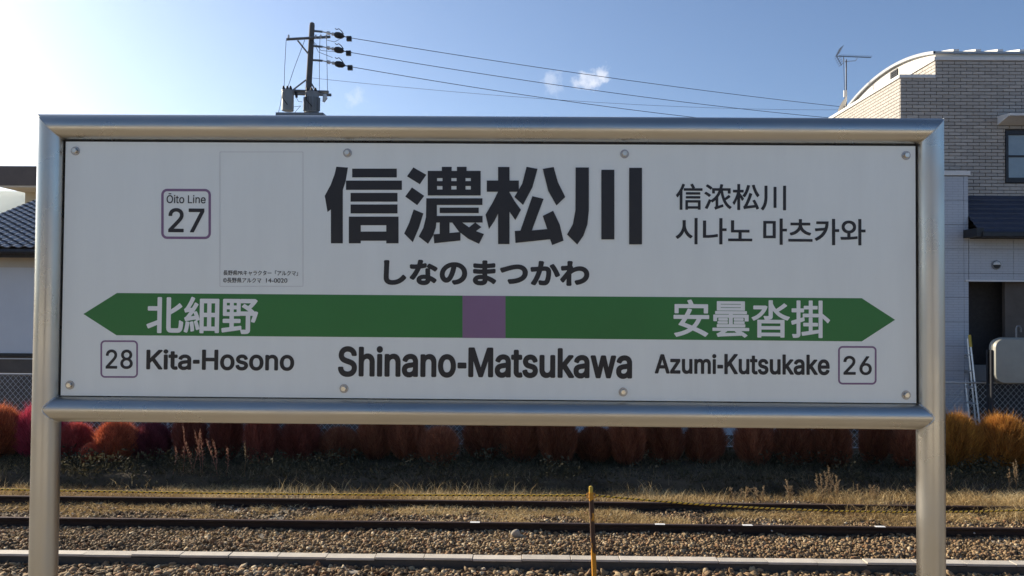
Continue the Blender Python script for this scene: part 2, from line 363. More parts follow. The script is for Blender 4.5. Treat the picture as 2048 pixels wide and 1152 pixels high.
# far ridges beyond the town, seen through the air
def ridge(name, Y, base, amp, seed, depth):
    xs = np.linspace(-7000, 7000, 161); rows = []
    h = base + amp*(hash2(xs, xs*0, 1/900, seed)-0.5)*2 + amp*0.35*(hash2(xs, xs*0, 1/240, seed+1)-0.5)*2
    prof = [(-1.0, 0.0), (-0.7, 0.25), (-0.35, 0.66), (-0.12, 0.92), (0, 1.0), (0.4, 0.7), (1.0, 0.0)]
    V = []; nx = len(xs)
    for q, (t, k) in enumerate(prof):
        jit = (hash2(xs, xs*0+q*3.3, 1/260, seed+2)-0.5)
        V.append(np.stack([xs, Y + t*depth + jit*depth*0.15, np.maximum(h*k*(1+0.10*jit), -0.05)], -1))
    V = np.concatenate(V); i = (np.arange(len(prof)-1)[:, None]*nx+np.arange(nx-1)[None]).ravel()
    me = fast_mesh(name, V, np.stack([i, i+1, i+1+nx, i+nx], -1), 'mount', smooth=True)
    return tag(link(name, me), kind='structure')
ridge('mountain_ridge', 4600, 590, 90, 21, 1500)
ridge('foothills', 2900, 300, 40, 31, 700)

# ------------------------------------------------------------------ station sign
PZ = 2.989; PW, PH = 1.78, 0.5339; TR = 0.0272
ROOT = Vector((0, 0, 1.30))
sign = empty('station_sign', ROOT, 'white station name board with a green arrow band in a steel tube frame', 'sign')
XP = PW/2 + TR + 0.0035; ZT = PZ + PH/2 + TR + 0.0035; ZB = PZ - PH/2 - TR - 0.0005
def tube_rows(fn, rows, n=48):
    b = MB(ROOT); vs = []; fs = []
    for r in rows:
        for j in range(n): vs.append(fn(r, 2*math.pi*j/n))
    for i in range(len(rows)-1):
        for j in range(n): fs.append((i*n+j, i*n+(j+1) % n, (i+1)*n+(j+1) % n, (i+1)*n+j))
    fs.append(tuple(range(n-1, -1, -1))); fs.append(tuple((len(rows)-1)*n+j for j in range(n)))
    return b.add(vs, fs)
TY = 0.004
for s in (-1, 1):
    def fpost(r, a, s=s):
        x, y = TR*math.cos(a), TR*math.sin(a)
        z = r if r < 4 else ZT - 0.0002 + x*s      # mitred head
        return (s*XP + x, TY + y, z)
    po = tube_rows(fpost, [1.30, 1.9, 2.5, 2.9, 9]).build('post', 'steel', sign, True)
def frail(r, a):
    y, z = TR*math.cos(a), TR*math.sin(a)
    x = {0: -(XP + z), 1: -0.4, 2: 0.4, 3: XP + z}[r]
    return (x, TY + y, ZT + z)
tube_rows(frail, [0, 1, 2, 3]).build('top_rail', 'steel', sign, True)
RB = TR*0.975
def fbot(r, a):
    y, z = RB*math.cos(a), RB*math.sin(a)
    return (r, TY + y, ZB + z)
br = tube_rows(fbot, [-XP+0.003, -0.4, 0.4, XP-0.003]).build('bottom_rail', 'steel', sign, True)
for s in (-1, 1):                                    # weld beads where the lower rail is coped on to the posts
    pts = []
    for k in range(49):
        a = 2*math.pi*k/48; y, z = RB*math.cos(a), RB*math.sin(a)
        pts.append((s*(XP - math.sqrt(max(TR*TR - y*y, 0))), TY + y*1.01, ZB + z*1.01))
    MB(ROOT).tube(pts, 0.0016, 6, False).build('weld_bead', 'weld', br, True)
    pts = []
    for k in range(49):
        a = 2*math.pi*k/48; y, z = TR*math.cos(a), TR*math.sin(a)
        pts.append((s*(XP + z), TY + y*1.003, ZT + z))
    MB(ROOT).tube(pts, 0.0007, 5, False).build('weld_seam', 'weld', sign, True)
panel = MB(ROOT).box(-PW/2, PW/2, 0, 0.004, PZ-PH/2, PZ+PH/2).build('panel', 'panel', sign, bevel=0.0008)
MB(ROOT).box(-PW/2-0.004, PW/2+0.004, 0.0045, 0.016, PZ-PH/2-0.002, PZ+PH/2+0.005).build('gap_sheet', 'gap', sign)  # near-black sheet: the dark of the open gap round the panel, painted

PXM = (at(1100, 540, 0)-at(1000, 540, 0)).x/100.0    # metres of panel per measured unit
def flat(name, polys, m, parent=panel, lift=0.0004, step=0.00003):
    """print on the panel: outlines given in measured units, laid on the panel's face"""
    b = MB(ROOT)
    for k, poly in enumerate(polys):
        P = [at(x, y, 0) for x, y in poly]
        tris = tessellate_polygon([[Vector((p.x, p.z, 0)) for p in P]])
        b.add([(p.x, -lift-k*step, p.z) for p in P], [tuple(t) for t in tris])
    me = bpy.data.meshes.new(name); me.from_pydata(b.v, [], b.f)
    bm = bmesh.new(); bm.from_mesh(me)
    for f in bm.faces:
        f.normal_update()
        if f.normal.y > 0: f.normal_flip()
    bm.to_mesh(me); bm.free(); me.materials.append(MT[m])
    return link(name, me, parent)
fd = os.path.join(bpy.utils.system_resource('DATAFILES') or '', 'fonts')
try: INTER = bpy.data.fonts.load(os.path.join(fd, 'Inter.woff2'))
except Exception: INTER = None
def outline_edges(text, font):
    """the glyph outlines of a string as straight edges (x0, y0, x1, y1)"""
    c = bpy.data.curves.new('t', 'FONT'); c.body = text; c.dimensions = '2D'
    if font is not None: c.font = font
    o = bpy.data.objects.new('t', c); COL.objects.link(o)
    cv = o.to_curve(bpy.context.evaluated_depsgraph_get()); E = []
    for sp in cv.splines:
        bp = sp.bezier_points; n = len(bp); P = []
        for k in range(n):
            a, b = bp[k], bp[(k+1) % n]
            p0, p1, p2, p3 = (np.array(q[:2]) for q in (a.co, a.handle_right, b.handle_left, b.co))
            for t in np.linspace(0, 1, 9)[:-1]: P.append(p0*(1-t)**3+3*p1*t*(1-t)**2+3*p2*t*t*(1-t)+p3*t**3)
        A = np.array(P); E.append(np.concatenate([A, np.roll(A, -1, 0)], 1))
    o.to_curve_clear(); bpy.data.objects.remove(o); bpy.data.curves.remove(c)
    return np.concatenate(E)
def lettering(name, items, m, dil=0.0, lift=0.0006, q=0.2):
    """items: (text, font, (x0, y0, x1, y1)) in measured units; strokes are fattened by dil.
    The cut vinyl is laid as fine horizontal strips (0.2 mm), merged where they repeat."""
    V = []; Fc = []
    for text, font, (x0, y0, x1, y1) in items:
        E = outline_edges(text, font)
        lo = np.minimum(E[:, :2].min(0), E[:, 2:].min(0)); hi = np.maximum(E[:, :2].max(0), E[:, 2:].max(0))
        W, H = x1-x0, y1-y0-0.004*(x1-x0)
        nx, ny = int(W/q)+1, int(H/q)+1; r = dil/q
        sx, sy = (nx-2*r)/(hi[0]-lo[0]), (ny-2*r)/(hi[1]-lo[1])
        X0, Y0, X1, Y1 = (E[:, 0]-lo[0])*sx+r, (E[:, 1]-lo[1])*sy+r, (E[:, 2]-lo[0])*sx+r, (E[:, 3]-lo[1])*sy+r
        g = np.zeros((ny, nx), bool)
        for k in range(ny):
            y = k+0.5; u = (Y0 <= y) & (Y1 > y); d = (Y1 <= y) & (Y0 > y); h = u | d
            if not h.any(): continue
            xc = X0[h]+(y-Y0[h])*(X1[h]-X0[h])/(Y1[h]-Y0[h]); w = np.where(u[h], 1, -1); o_ = np.argsort(xc); xc = xc[o_]; w = np.cumsum(w[o_])
            for a in range(len(xc)-1):
                if w[a] != 0: g[k, max(int(round(xc[a])), 0):int(round(xc[a+1]))] = True
        if dil:
            out = g.copy(); ri = int(round(r))
            offs = {(int(round(rr*math.cos(t))), int(round(rr*math.sin(t)))) for rr in np.linspace(min(2, r), r, max(1, ri//4+1)) for t in np.linspace(0, 2*math.pi, 33)[:-1]}
            for dx, dy in offs:
                out[max(dy, 0):ny+min(dy, 0), max(dx, 0):nx+min(dx, 0)] |= g[max(-dy, 0):ny+min(-dy, 0), max(-dx, 0):nx+min(-dx, 0)]
            g = out
        ctr = at((x0+x1)/2, (y0+y1)/2, 0); ox, oz = ctr.x-W/2*PXM, ctr.z-H/2*PXM-ROOT.z; cu = W/nx*PXM; cz = H/ny*PXM
        live = {}
        for k in range(ny+1):
            row = np.concatenate([[False], g[k], [False]]) if k < ny else np.zeros(nx+2, bool)
            ch = np.flatnonzero(row[1:] != row[:-1]); spans = set(zip(ch[::2], ch[1::2]))
            for sp_ in [q_ for q_ in live if q_ not in spans]:
                a, b = sp_; z0, z1 = live.pop(sp_), k; n = len(V)
                V += [(ox+a*cu, -lift, oz+z0*cz), (ox+b*cu, -lift, oz+z0*cz), (ox+b*cu, -lift, oz+z1*cz), (ox+a*cu, -lift, oz+z1*cz)]
                Fc.append((n, n+1, n+2, n+3))
            for sp_ in spans: live.setdefault(sp_, k)
    me = bpy.data.meshes.new(name); me.from_pydata(V, [], Fc); me.materials.append(MT[m])
    return link(name, me, panel)

# the four large characters of the name, stroke by stroke
Z0 = lambda x, y: (620+x/2.8444, 280+y/2.8444)
def rect(x0, y0, x1, y1): return [(x0, y0), (x1, y0), (x1, y1), (x0, y1)]
K = [  # first character
 [(150, 152), (216, 157), (203, 235), (187, 285), (187, 588), (119, 588), (119, 395), (100, 410), (84, 318), (118, 255), (140, 195)],
 rect(240, 163, 494, 213), rect(205, 231, 523, 284), rect(231, 301, 498, 351), rect(231, 367, 498, 418),
 rect(221, 436, 289, 588), rect(434, 436, 504, 588), rect(288, 436, 435, 485), rect(288, 521, 435, 573),
 # second character
 [(588, 156), (662, 198), (625, 252), (552, 207)], [(580, 270), (650, 318), (610, 371), (542, 322)],
 [(590, 395), (645, 418), (620, 500), (585, 582), (536, 532), (565, 470)],
 rect(750, 153, 806, 178), rect(836, 153, 891, 178), rect(670, 176, 971, 217), rect(670, 234, 971, 262), rect(670, 282, 971, 316)]
for y0, y1 in ((216, 235), (261, 283)):
    K += [rect(670, y0, 723, y1), rect(754, y0, 804, y1), rect(834, y0, 885, y1), rect(915, y0, 971, y1)]
K += [rect(700, 332, 981, 370),
 [(662, 332), (722, 332), (722, 440), (716, 500), (700, 545), (672, 591), (619, 550), (645, 500), (660, 440)],
 rect(738, 385, 960, 416), rect(715, 432, 982, 470), rect(738, 468, 794, 545),
 [(703, 537), (856, 524), (856, 572), (707, 588)],
 [(808, 468), (864, 468), (905, 497), (940, 469), (975, 496), (944, 519), (990, 535), (962, 591), (900, 562), (846, 520)],
 # third character
 rect(1070, 154, 1135, 592), rect(1006, 231, 1188, 295),
 [(1072, 290), (1072, 415), (1050, 460), (1018, 507), (999, 425), (1040, 355)],
 [(1133, 295), (1165, 350), (1200, 398), (1168, 456), (1133, 405)],
 [(1232, 153), (1294, 165), (1265, 270), (1212, 370), (1163, 325), (1207, 250)],
 [(1324, 165), (1386, 154), (1410, 240), (1452, 325), (1402, 373), (1355, 290)],
 [(1265, 320), (1329, 335), (1262, 515), (1349, 507), (1324, 432), (1383, 403), (1420, 480), (1442, 573), (1377, 598), (1366, 565), (1169, 586), (1165, 518), (1197, 516)],
 # fourth character
 [(1511, 157), (1586, 157), (1586, 400), (1578, 480), (1555, 545), (1520, 595), (1462, 538), (1495, 480), (1510, 400)],
 rect(1657, 170, 1731, 566), rect(1815, 159, 1888, 594)]
flat('station_name_characters', [[Z0(*p) for p in poly] for poly in K], 'ink')
band = flat('arrow_band', [[(167, 628), (234, 586), (925, 591.3), (925, 675.6), (233, 670.5)], [(1011, 591.9), (1723.5, 596.4), (1790, 639.6), (1723.5, 682.8), (1011, 676.2)]], 'green', lift=0.0003)
flat('line_colour_block', [[(925, 591.3), (1011, 591.9), (1011, 676.4), (925, 675.8)]], 'mauve', lift=0.00035)
def ring(name, x0, y0, x1, y1, r, w, m, skew=0.0):
    def rr(x0, y0, x1, y1, r):
        P = []
        for cx, cy, a0 in ((x1-r, y0+r, -90), (x1-r, y1-r, 0), (x0+r, y1-r, 90), (x0+r, y0+r, 180)):
            for k in range(7):
                a = R_(a0+15*k); P.append((cx+r*math.cos(a), cy+r*math.sin(a)+skew*(cx-x0)))
        return P
    o, i = rr(x0, y0, x1, y1, r), rr(x0+w, y0+w, x1-w, y1-w, max(r-w, 1)); n = len(o)
    return flat(name, [[o[k], o[(k+1) % n], i[(k+1) % n], i[k]] for k in range(n)], m, lift=0.0004, step=0)
ring('number_frame', 322.5, 377.5, 422, 478, 12, 5, 'mauve', 0.004)
ring('number_frame', 201, 680.5, 276, 755.5, 9, 3.4, 'mauve', 0.004)
ring('number_frame', 1676, 692, 1753, 769, 9, 3.6, 'mauve', 0.004)
ring('sticker_outline', 439.5, 303.5, 606.5, 573, 1.5, 0.9, 'hair')
lettering('line_name_lettering', [('Ōito Line', INTER, (333, 386.5, 412, 407))], 'ink', 0.25)
lettering('station_number', [('27', INTER, (336.5, 416, 409, 465))], 'ink', 1.0)
lettering('station_number', [('28', INTER, (211.5, 699, 266, 738))], 'ink', 0.75)
lettering('station_number', [('26', INTER, (1687, 712, 1743, 750))], 'ink', 0.75)
lettering('kana_lettering', [('しなのまつかわ', None, (767, 519.5, 1178.5, 572))], 'ink', 2.6)
lettering('chinese_lettering', [('信浓松川', None, (1352, 367.5, 1571.5, 421))], 'ink', 0.75)
lettering('korean_lettering', [('시나노 마츠카와', None, (1352, 436, 1729.5, 490.5))], 'ink', 0.9)
lettering('caption_lettering', [('長野県PRキャラクター「アルクマ」', None, (446, 540.5, 596.5, 551.5)), ('©長野県アルクマ', None, (446, 555.5, 523, 566)), ('14-0020', None, (532, 556.5, 575, 565.5))], 'ink', 0.15, q=0.1)
lettering('left_neighbour_characters', [('北細野', None, (292.5, 593, 517, 668))], 'whitevinyl', 1.55)
lettering('right_neighbour_characters', [('安曇沓掛', None, (1348, 599.5, 1658.5, 676))], 'whitevinyl', 1.25)
lettering('left_neighbour_name', [('Kita', INTER, (292.5, 698.5, 383, 740)), ('-', INTER, (386, 719.5, 399.5, 727.5)), ('Hosono', INTER, (403.5, 699.5, 589, 741.5))], 'ink', 1.5)
lettering('station_name_lettering', [('Shinano', INTER, (676, 692, 912, 755)), ('-', INTER, (915, 725, 933, 737)), ('Matsukawa', INTER, (937, 695.5, 1263.5, 757))], 'ink', 2.35)
lettering('right_neighbour_name', [('Azumi', INTER, (1310, 707.5, 1432, 748)), ('-', INTER, (1434.5, 729.5, 1446, 737)), ('Kutsukake', INTER, (1449.5, 708.5, 1658, 750))], 'ink', 1.45)

for px, py in ((151, 302), (695, 306), (1249, 308), (1812, 311), (140, 770), (688, 777), (1246, 784), (1812, 790)):
    c = at(px, py, 0); c.y = 0
    b = MB(ROOT); rot = random.uniform(0, 1)
    b.lathe(c, [(0.0060, 0.0010), (0.0060, 0.0058), (0.0050, 0.0066)], 6, 'y').build('bolt', 'bolt', sign)
    w = MB(ROOT).lathe(c, [(0.0092, 0.0), (0.0092, 0.0012), (0.0088, 0.0016)], 24, 'y').build('washer', 'washer', sign, True)

# ------------------------------------------------------------------ railway track, cable trough, ropes
YN, YF = 8.62, 9.752
track = empty('railway_track', (0, (YN+YF)/2, 0), 'disused siding track with two rusty rails on half buried timber sleepers', 'track')
TO = track.location.copy()
HALF = [(0, 0.042), (0.054, 0.042), (0.054, 0.050), (0.010, 0.062), (0.008, 0.112), (0.026, 0.122), (0.030, 0.127), (0.030, 0.143), (0.025, 0.150), (0, 0.150)]
for Y in (YN, YF):
    prof = [(x, z) for x, z in HALF[1:-1]] + [(-x, z) for x, z in reversed(HALF[1:-1])]
    r = MB(TO).prism(prof, lambda p: (-24, Y+p[0], p[1]), lambda p: (24, Y+p[0], p[1])).build('rail', 'rail', track)
    MB(TO).box(-24, 24, Y-0.024, Y+0.024, 0.1495, 0.1512).build('worn_rail_head', 'railtop', r)
    if Y == YN:
        for px in (950, 1320, 1495, 1760):
            c = at(px, 1048, Y)
            MB(TO).box(c.x-0.062, c.x+0.062, Y-0.031, Y+0.028, 0.1505, 0.1535).build('rail_mark', 'whitemark', r)  # flat white boxes on the rail head
        for px in (1458, 1543, 1947):
            c = at(px, 1058, Y)
            MB(TO).lathe((c.x, Y-0.008, 0.086), [(0.012, 0), (0.012, 0.016), (0.008, 0.020)], 6, 'y').build('fishplate_bolt', 'alu', r)
for k in range(-17, 18):
    x = k*0.66 + 0.12; j = RNG.normal(0, 0.02); zt = 0.034 + RNG.uniform(-0.014, 0.006); w = 0.105
    b = MB(TO); a = RNG.normal(0, 0.012)
    y0, y1 = YN-0.47+j, YF+0.47+j
    pts = []
    for yy in np.linspace(y0, y1, 6):
        dx = (yy-(y0+y1)/2)*a + RNG.normal(0, 0.004)
        pts += [(x-w+dx, yy, -0.12), (x+w+dx, yy, -0.12), (x+w+dx, yy, zt+RNG.normal(0, 0.003)), (x-w+dx, yy, zt+RNG.normal(0, 0.003))]
    fs = [(i*4+q, i*4+(q+1) % 4, i*4+4+(q+1) % 4, i*4+4+q) for i in range(5) for q in range(4)] + [(3, 2, 1, 0), (20, 21, 22, 23)]
    b.add(pts, fs).build('sleeper', 'sleeper', track)

tr = empty('cable_trough', (0, 7.4, 0), 'long low concrete cable trough with pale lids laid end to end in the ballast', 'trough')
MB((0, 7.4, 0)).box(-16, 16, 7.332, 7.468, -0.08, 0.064).build('trough_body', 'trough', tr)
x = -13.6; k = 0
while x < 13.6:
    ln = 0.548; dz = RNG.normal(0, 0.004); dy = RNG.normal(0, 0.005); q = RNG.normal(0, 0.005)
    o = MB().box(0.003, ln-0.003, -0.074, 0.074, 0.026, 0.052).build('lid', 'lid', tr, bevel=0.004)
    o.location = (x, dy, 0.044+dz); o.rotation_euler = (RNG.normal(0, 0.012), q*0.6, q)
    x += ln

pt, pb = at(1181.5, 972, 5.6), at(1189, 1152, 5.6)
pbase = pb + (pb-pt)*((pb.z-0.0)/(pt.z-pb.z)); pbase.z = -0.05
ax = (pt-pbase).normalized()
gp = empty('rope_post', pbase, 'thin leaning yellow post with rusted flaking paint carrying the striped rope', 'post')
def rope_post(root, top, base):
    ax = (top-base).normalized(); o = base
    MB(o).tube([base, base+ax*0.6, top-ax*0.055], [0.0235, 0.0225, 0.0215], 8).build('shaft', 'rustyellow', root, True, angle=30)
    MB(o).tube([top-ax*0.06, top-ax*0.02, top-ax*0.004, top], [0.0175, 0.0185, 0.016, 0.009], 12).build('cap', 'yellow', root, True)
    for s in (-1, 1):
        c = top-ax*0.085 + Vector((s*0.028, 0, 0))
        MB(o).tube([c+Vector((0.014*math.cos(t), 0, 0.020*math.sin(t))) for t in np.linspace(0, 2*math.pi, 13)], 0.0035, 6, False).build('rope_ring', 'rustyellow', root, True)
rope_post(gp, pt, pbase)
g2 = empty('rope_post', (-7.6, 5.6, -0.05), 'upright yellow post at the far end of the level rope', 'post'); rope_post(g2, Vector((-7.55, 5.6, 1.34)), Vector((-7.6, 5.6, -0.05)))
g3 = empty('rope_post', (7.2, 6.4, -0.05), 'short yellow post at the low end of the sagging rope', 'post'); rope_post(g3, Vector((7.2, 6.4, 1.18)), Vector((7.2, 6.4, -0.05)))
def rope(name, pts, label, rad=0.009):
    n = 6; P = [Vector(p) for p in pts]
    b = MB(P[0]).tube(P, rad, n); o = b.build(name, 'rope', None, True, angle=180)
    me = o.data; s = 0; vals = []
    for i, p in enumerate(P):
        if i: s += (p-P[i-1]).length
        for j in range(n): vals.append(s/0.052 + j/n)
    a_ = me.attributes.new('twist', 'FLOAT', 'POINT'); a_.data.foreach_set('value', vals)
    return tag(o, label, 'rope', 'striped ropes between the posts')
hookL = pt-ax*0.085+Vector((-0.042, 0, 0)); hookR = pt-ax*0.085+Vector((0.042, 0, 0))
def sag(a, b, s, n): return [Vector(a).lerp(Vector(b), t)-Vector((0, 0, 4*s*t*(1-t))) for t in np.linspace(0, 1, n)]
rope('barrier_rope', sag(hookL, (-7.52, 5.6, 1.262), 0.035, 420), 'yellow and black twisted rope stretched level from the leaning post')
rope('barrier_rope', sag(hookR, (7.16, 6.4, 1.10), 0.16, 360), 'yellow and black twisted rope sagging away from the leaning post', 0.0080)

# ------------------------------------------------------------------ ballast, grass, weeds
def ico(level):
    bm = bmesh.new(); bmesh.ops.create_icosphere(bm, subdivisions=level, radius=1.0)
    V = np.array([v.co[:] for v in bm.verts]); T = np.array([[v.index for v in f.verts] for f in bm.faces]); bm.free(); return V, T
def stones(P, R, lvl, tint):
    V0, T0 = ico(lvl); n = len(P); k = len(V0)
    sc_ = np.stack([RNG.uniform(0.8, 1.5, n), RNG.uniform(0.65, 1.1, n), RNG.uniform(0.32, 0.7, n)], -1)*R[:, None]
    noise = 1 + RNG.normal(0, 0.17, (n, k, 1))
    V = V0[None]*noise*sc_[:, None]
    q = RNG.normal(size=(n, 4))*np.array([1, 0.28, 0.28, 0]); q[:, 3] = RNG.normal(size=n); q /= np.linalg.norm(q, axis=1, keepdims=True)
    w, x, y, z = q.T
    Rm = np.stack([np.stack([1-2*(y*y+z*z), 2*(x*y-z*w), 2*(x*z+y*w)], -1), np.stack([2*(x*y+z*w), 1-2*(x*x+z*z), 2*(y*z-x*w)], -1), np.stack([2*(x*z-y*w), 2*(y*z+x*w), 1-2*(x*x+y*y)], -1)], 1)
    V = np.einsum('nij,nkj->nki', Rm, V) + P[:, None]
    T = T0[None] + (np.arange(n)*k)[:, None, None]
    return V.reshape(-1, 3), T.reshape(-1, 3), np.repeat(tint, k)
def scatter(n, y0, y1, slope=0.66, pad=1.5):
    Y = RNG.uniform(y0, y1, n*2); X = RNG.uniform(-1, 1, n*2)*(slope*(y1+1.67)+pad)
    k = np.abs(X) < slope*(Y+1.67)+pad
    return X[k][:n], Y[k][:n]
parts = []
for n, y0, y1, r0, r1, lvl in ((13000, 6.2, 7.6, 0.014, 0.034, 2), (11000, 7.42, 8.56, 0.011, 0.028, 1), (11000, 7.6, 8.6, 0.012, 0.026, 1), (10000, 8.66, 9.72, 0.010, 0.026, 1), (3500, 9.78, 10.9, 0.009, 0.022, 1), (5000, 3.5, 6.2, 0.018, 0.036, 1)):
    X, Y = scatter(n, y0, y1, pad=2.2); m = ~((Y > 7.30) & (Y < 7.50)); X, Y = X[m], Y[m]
    R = RNG.uniform(r0, r1, len(X))*RNG.choice([1, 1, 1, 1.35], len(X))
    Z = bedz(X, Y) + R*0.22
    Z += RNG.random(len(X))**3*0.022
    parts.append(stones(np.stack([X, Y, Z], -1), R, lvl, np.clip(RNG.beta(1.7, 1.6, len(X)) + 0.25*(hash2(X, Y, 0.8, 9)-0.5), 0, 1)))
off = 0; VV = []; TT = []; CC = []
for V, T, C in parts: VV.append(V); TT.append(T+off); CC.append(C); off += len(V)
o = link('ballast_stones', fast_mesh('ballast_stones', np.concatenate(VV), np.concatenate(TT), 'stones', np.concatenate(CC), False))
tag(o, 'brown and grey ballast stones spread around the siding track', 'gravel', kind='stuff')

def rock(px, py, Y, sx, sy, sz, label, tintm='rock', seed=1, rot=0.0):
    c = at(px, py, Y); c.z = float(bedz(np.array([c.x]), np.array([Y]))[0])+0.55*sz; V, T = ico(3); g = np.random.default_rng(seed)
    w = 1+0.16*np.sin(V@g.normal(size=(3, 3))*1.9+g.uniform(0, 6, 3)).sum(1)/1.7
    V = V*w[:, None]*np.array([sx, sy, sz]); ca, sa = math.cos(rot), math.sin(rot)
    V = np.stack([V[:, 0]*ca-V[:, 1]*sa, V[:, 0]*sa+V[:, 1]*ca, V[:, 2]], -1)
    o = link('rock', fast_mesh('rock', V, T, tintm, None, True), None, c)
    return tag(o, label, 'rock')
rock(1031, 1064, 8.35, 0.066, 0.05, 0.060, 'rounded pale boulder lying against the near rail', seed=4)
rock(340, 1101, 7.62, 0.052, 0.04, 0.030, 'blocky yellowish stone just behind the cable trough', seed=7)
rock(706, 1144, 7.12, 0.16, 0.06, 0.022, 'long flat pale slab of stone in front of the cable trough', seed=9, rot=-0.45)
rock(1660, 1134, 7.05, 0.048, 0.028, 0.018, 'small white stone among brown ballast before the cable trough', 'coping', seed=13)

# straw grass between the rails and along the verge
def grass(name, label, n, region, lens, wd, lean, dens, matn, z=None, bend=0.6, tr=(0.25, 0.9)):
    x0, x1, y0, y1 = region; X = RNG.uniform(x0, x1, n); Y = RNG.uniform(y0, y1, n)
    keep = RNG.random(n) < dens(X, Y); X, Y = X[keep], Y[keep]
    Z = bedz(X, Y)-0.005 if z is None else z(X, Y)
    L = RNG.uniform(*lens, len(X)); W = RNG.uniform(*wd, len(X))
    V, T = blades(np.stack([X, Y, Z], -1), L, W, lean, bend)
    t = np.clip(RNG.uniform(tr[0], tr[1], len(X)) + 0.5*(hash2(X, Y, 0.9, 44)-0.5), 0, 1)
    me = fast_mesh(name, V, T, matn, np.repeat(t, 5)); o = link(name, me)
    return tag(o, label, 'grass', kind='stuff')
sm = lambda v, a, b: np.clip((v-a)/(b-a), 0, 1)
grass('dry_grass', 'flattened straw coloured grass in patches between the rails', 110000, (-9, 9, 8.72, 9.70), (0.04, 0.13), (0.003, 0.008), 1.5,
      lambda X, Y: 0.9*sm(0.75*hash2(X, Y*1.4, 1.5, 51)+0.25*hash2(X, Y, 5, 52), 0.42, 0.60)*(0.35+0.65*sm(X, -7, 1.5)), 'straw', bend=1.2)
grass('verge_grass', 'short dry grass along the verge behind the far rail', 80000, (-11, 11, 9.80, 11.05), (0.03, 0.15), (0.003, 0.007), 1.0,
      lambda X, Y: 0.85*sm(0.7*hash2(X, Y, 1.2, 53)+0.3*hash2(X, Y, 4.5, 54), 0.34, 0.60), 'straw', tr=(0.05, 0.85))
grass('tangled_grass', 'tall tangled dry grass over the far rail', 15000, (4.4, 10.5, 9.25, 10.9), (0.08, 0.30), (0.003, 0.008), 0.9,
      lambda X, Y: sm(hash2(X, Y, 1.6, 57)+0.12*(X-6), 0.30, 0.75), 'straw', bend=1.3, tr=(0.1, 0.85))
grass('tall_verge_grass', 'thin upright dry stems scattered along the verge', 5200, (-10, 10, 9.85, 11.2), (0.10, 0.30), (0.003, 0.006), 0.45,
      lambda X, Y: 0.75*sm(hash2(X, Y, 1.0, 83), 0.35, 0.7), 'straw', bend=0.5, tr=(0.2, 0.95))
grass('yellow_grass', 'bright yellow dry grass clump at the foot of the bank below the orange shrubs', 5200, (7.3, 9.8, 10.5, 11.25), (0.10, 0.26), (0.004, 0.008), 0.7,
      lambda X, Y: sm(hash2(X, Y, 2.0, 87)+0.1*(X-8), 0.25, 0.6), 'straw', bend=0.9, tr=(0.4, 1.0))
grass('sparse_grass', 'sparse straw wisps among the ballast before the near rail', 26000, (-7.5, 7.5, 7.55, 8.5), (0.03, 0.09), (0.003, 0.006), 1.6,
      lambda X, Y: 0.55*sm(hash2(X, Y*1.3, 1.3, 59), 0.56, 0.75), 'straw', bend=1.2, tr=(0.1, 0.8))
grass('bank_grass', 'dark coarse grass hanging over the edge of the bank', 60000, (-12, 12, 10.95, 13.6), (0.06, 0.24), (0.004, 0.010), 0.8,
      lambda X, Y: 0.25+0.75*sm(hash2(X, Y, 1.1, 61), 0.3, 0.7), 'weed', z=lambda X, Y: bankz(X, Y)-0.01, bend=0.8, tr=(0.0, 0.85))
grass('lit_bank_grass', 'pale dry grass on the bank below the lit red shrubs', 9000, (-12, -6.4, 11.2, 12.6), (0.05, 0.18), (0.004, 0.008), 1.1,
      lambda X, Y: 0.8*sm(hash2(X, Y, 1.4, 67), 0.42, 0.6), 'straw', z=lambda X, Y: bankz(X, Y)-0.01, bend=1.0, tr=(0.1, 0.9))
# leafy ground cover on the bank
n = 52000; X = RNG.uniform(-12, 12, n); Y = 10.98+2.8*RNG.random(n)**1.1; cl = hash2(X, Y, 1.3, 71)*0.65+hash2(X, Y, 4, 72)*0.35
kp = RNG.random(n) < 0.25+sm(cl, 0.4, 0.65); X, Y, cl = X[kp], Y[kp], cl[kp]; n = len(X)
Z = bankz(X, Y) + RNG.random(n)*(0.03+0.30*sm(cl, 0.42, 0.68))
C = np.stack([X, Y, Z], -1); A = RNG.normal(size=(n, 3)); A /= np.linalg.norm(A, axis=1, keepdims=True); B = np.cross(A, RNG.normal(size=(n, 3))); B /= np.linalg.norm(B, axis=1, keepdims=True)
s = RNG.uniform(0.012, 0.034, n)[:, None]
s = s*(0.8+1.3*RNG.random(n)[:, None]**3); V = np.stack([C-A*s, C+B*s*0.38, C+A*s, C-B*s*0.38], 1).reshape(-1, 3); b = (np.arange(n)*4)[:, None]
T = np.concatenate([b+np.array([0, 1, 2]), b+np.array([0, 2, 3])])
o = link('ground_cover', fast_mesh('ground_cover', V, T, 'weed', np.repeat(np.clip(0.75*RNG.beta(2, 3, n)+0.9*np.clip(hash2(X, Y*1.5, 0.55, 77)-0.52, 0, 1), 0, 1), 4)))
tag(o, 'low leafy grey green weeds covering the shaded bank', 'weeds', kind='stuff')

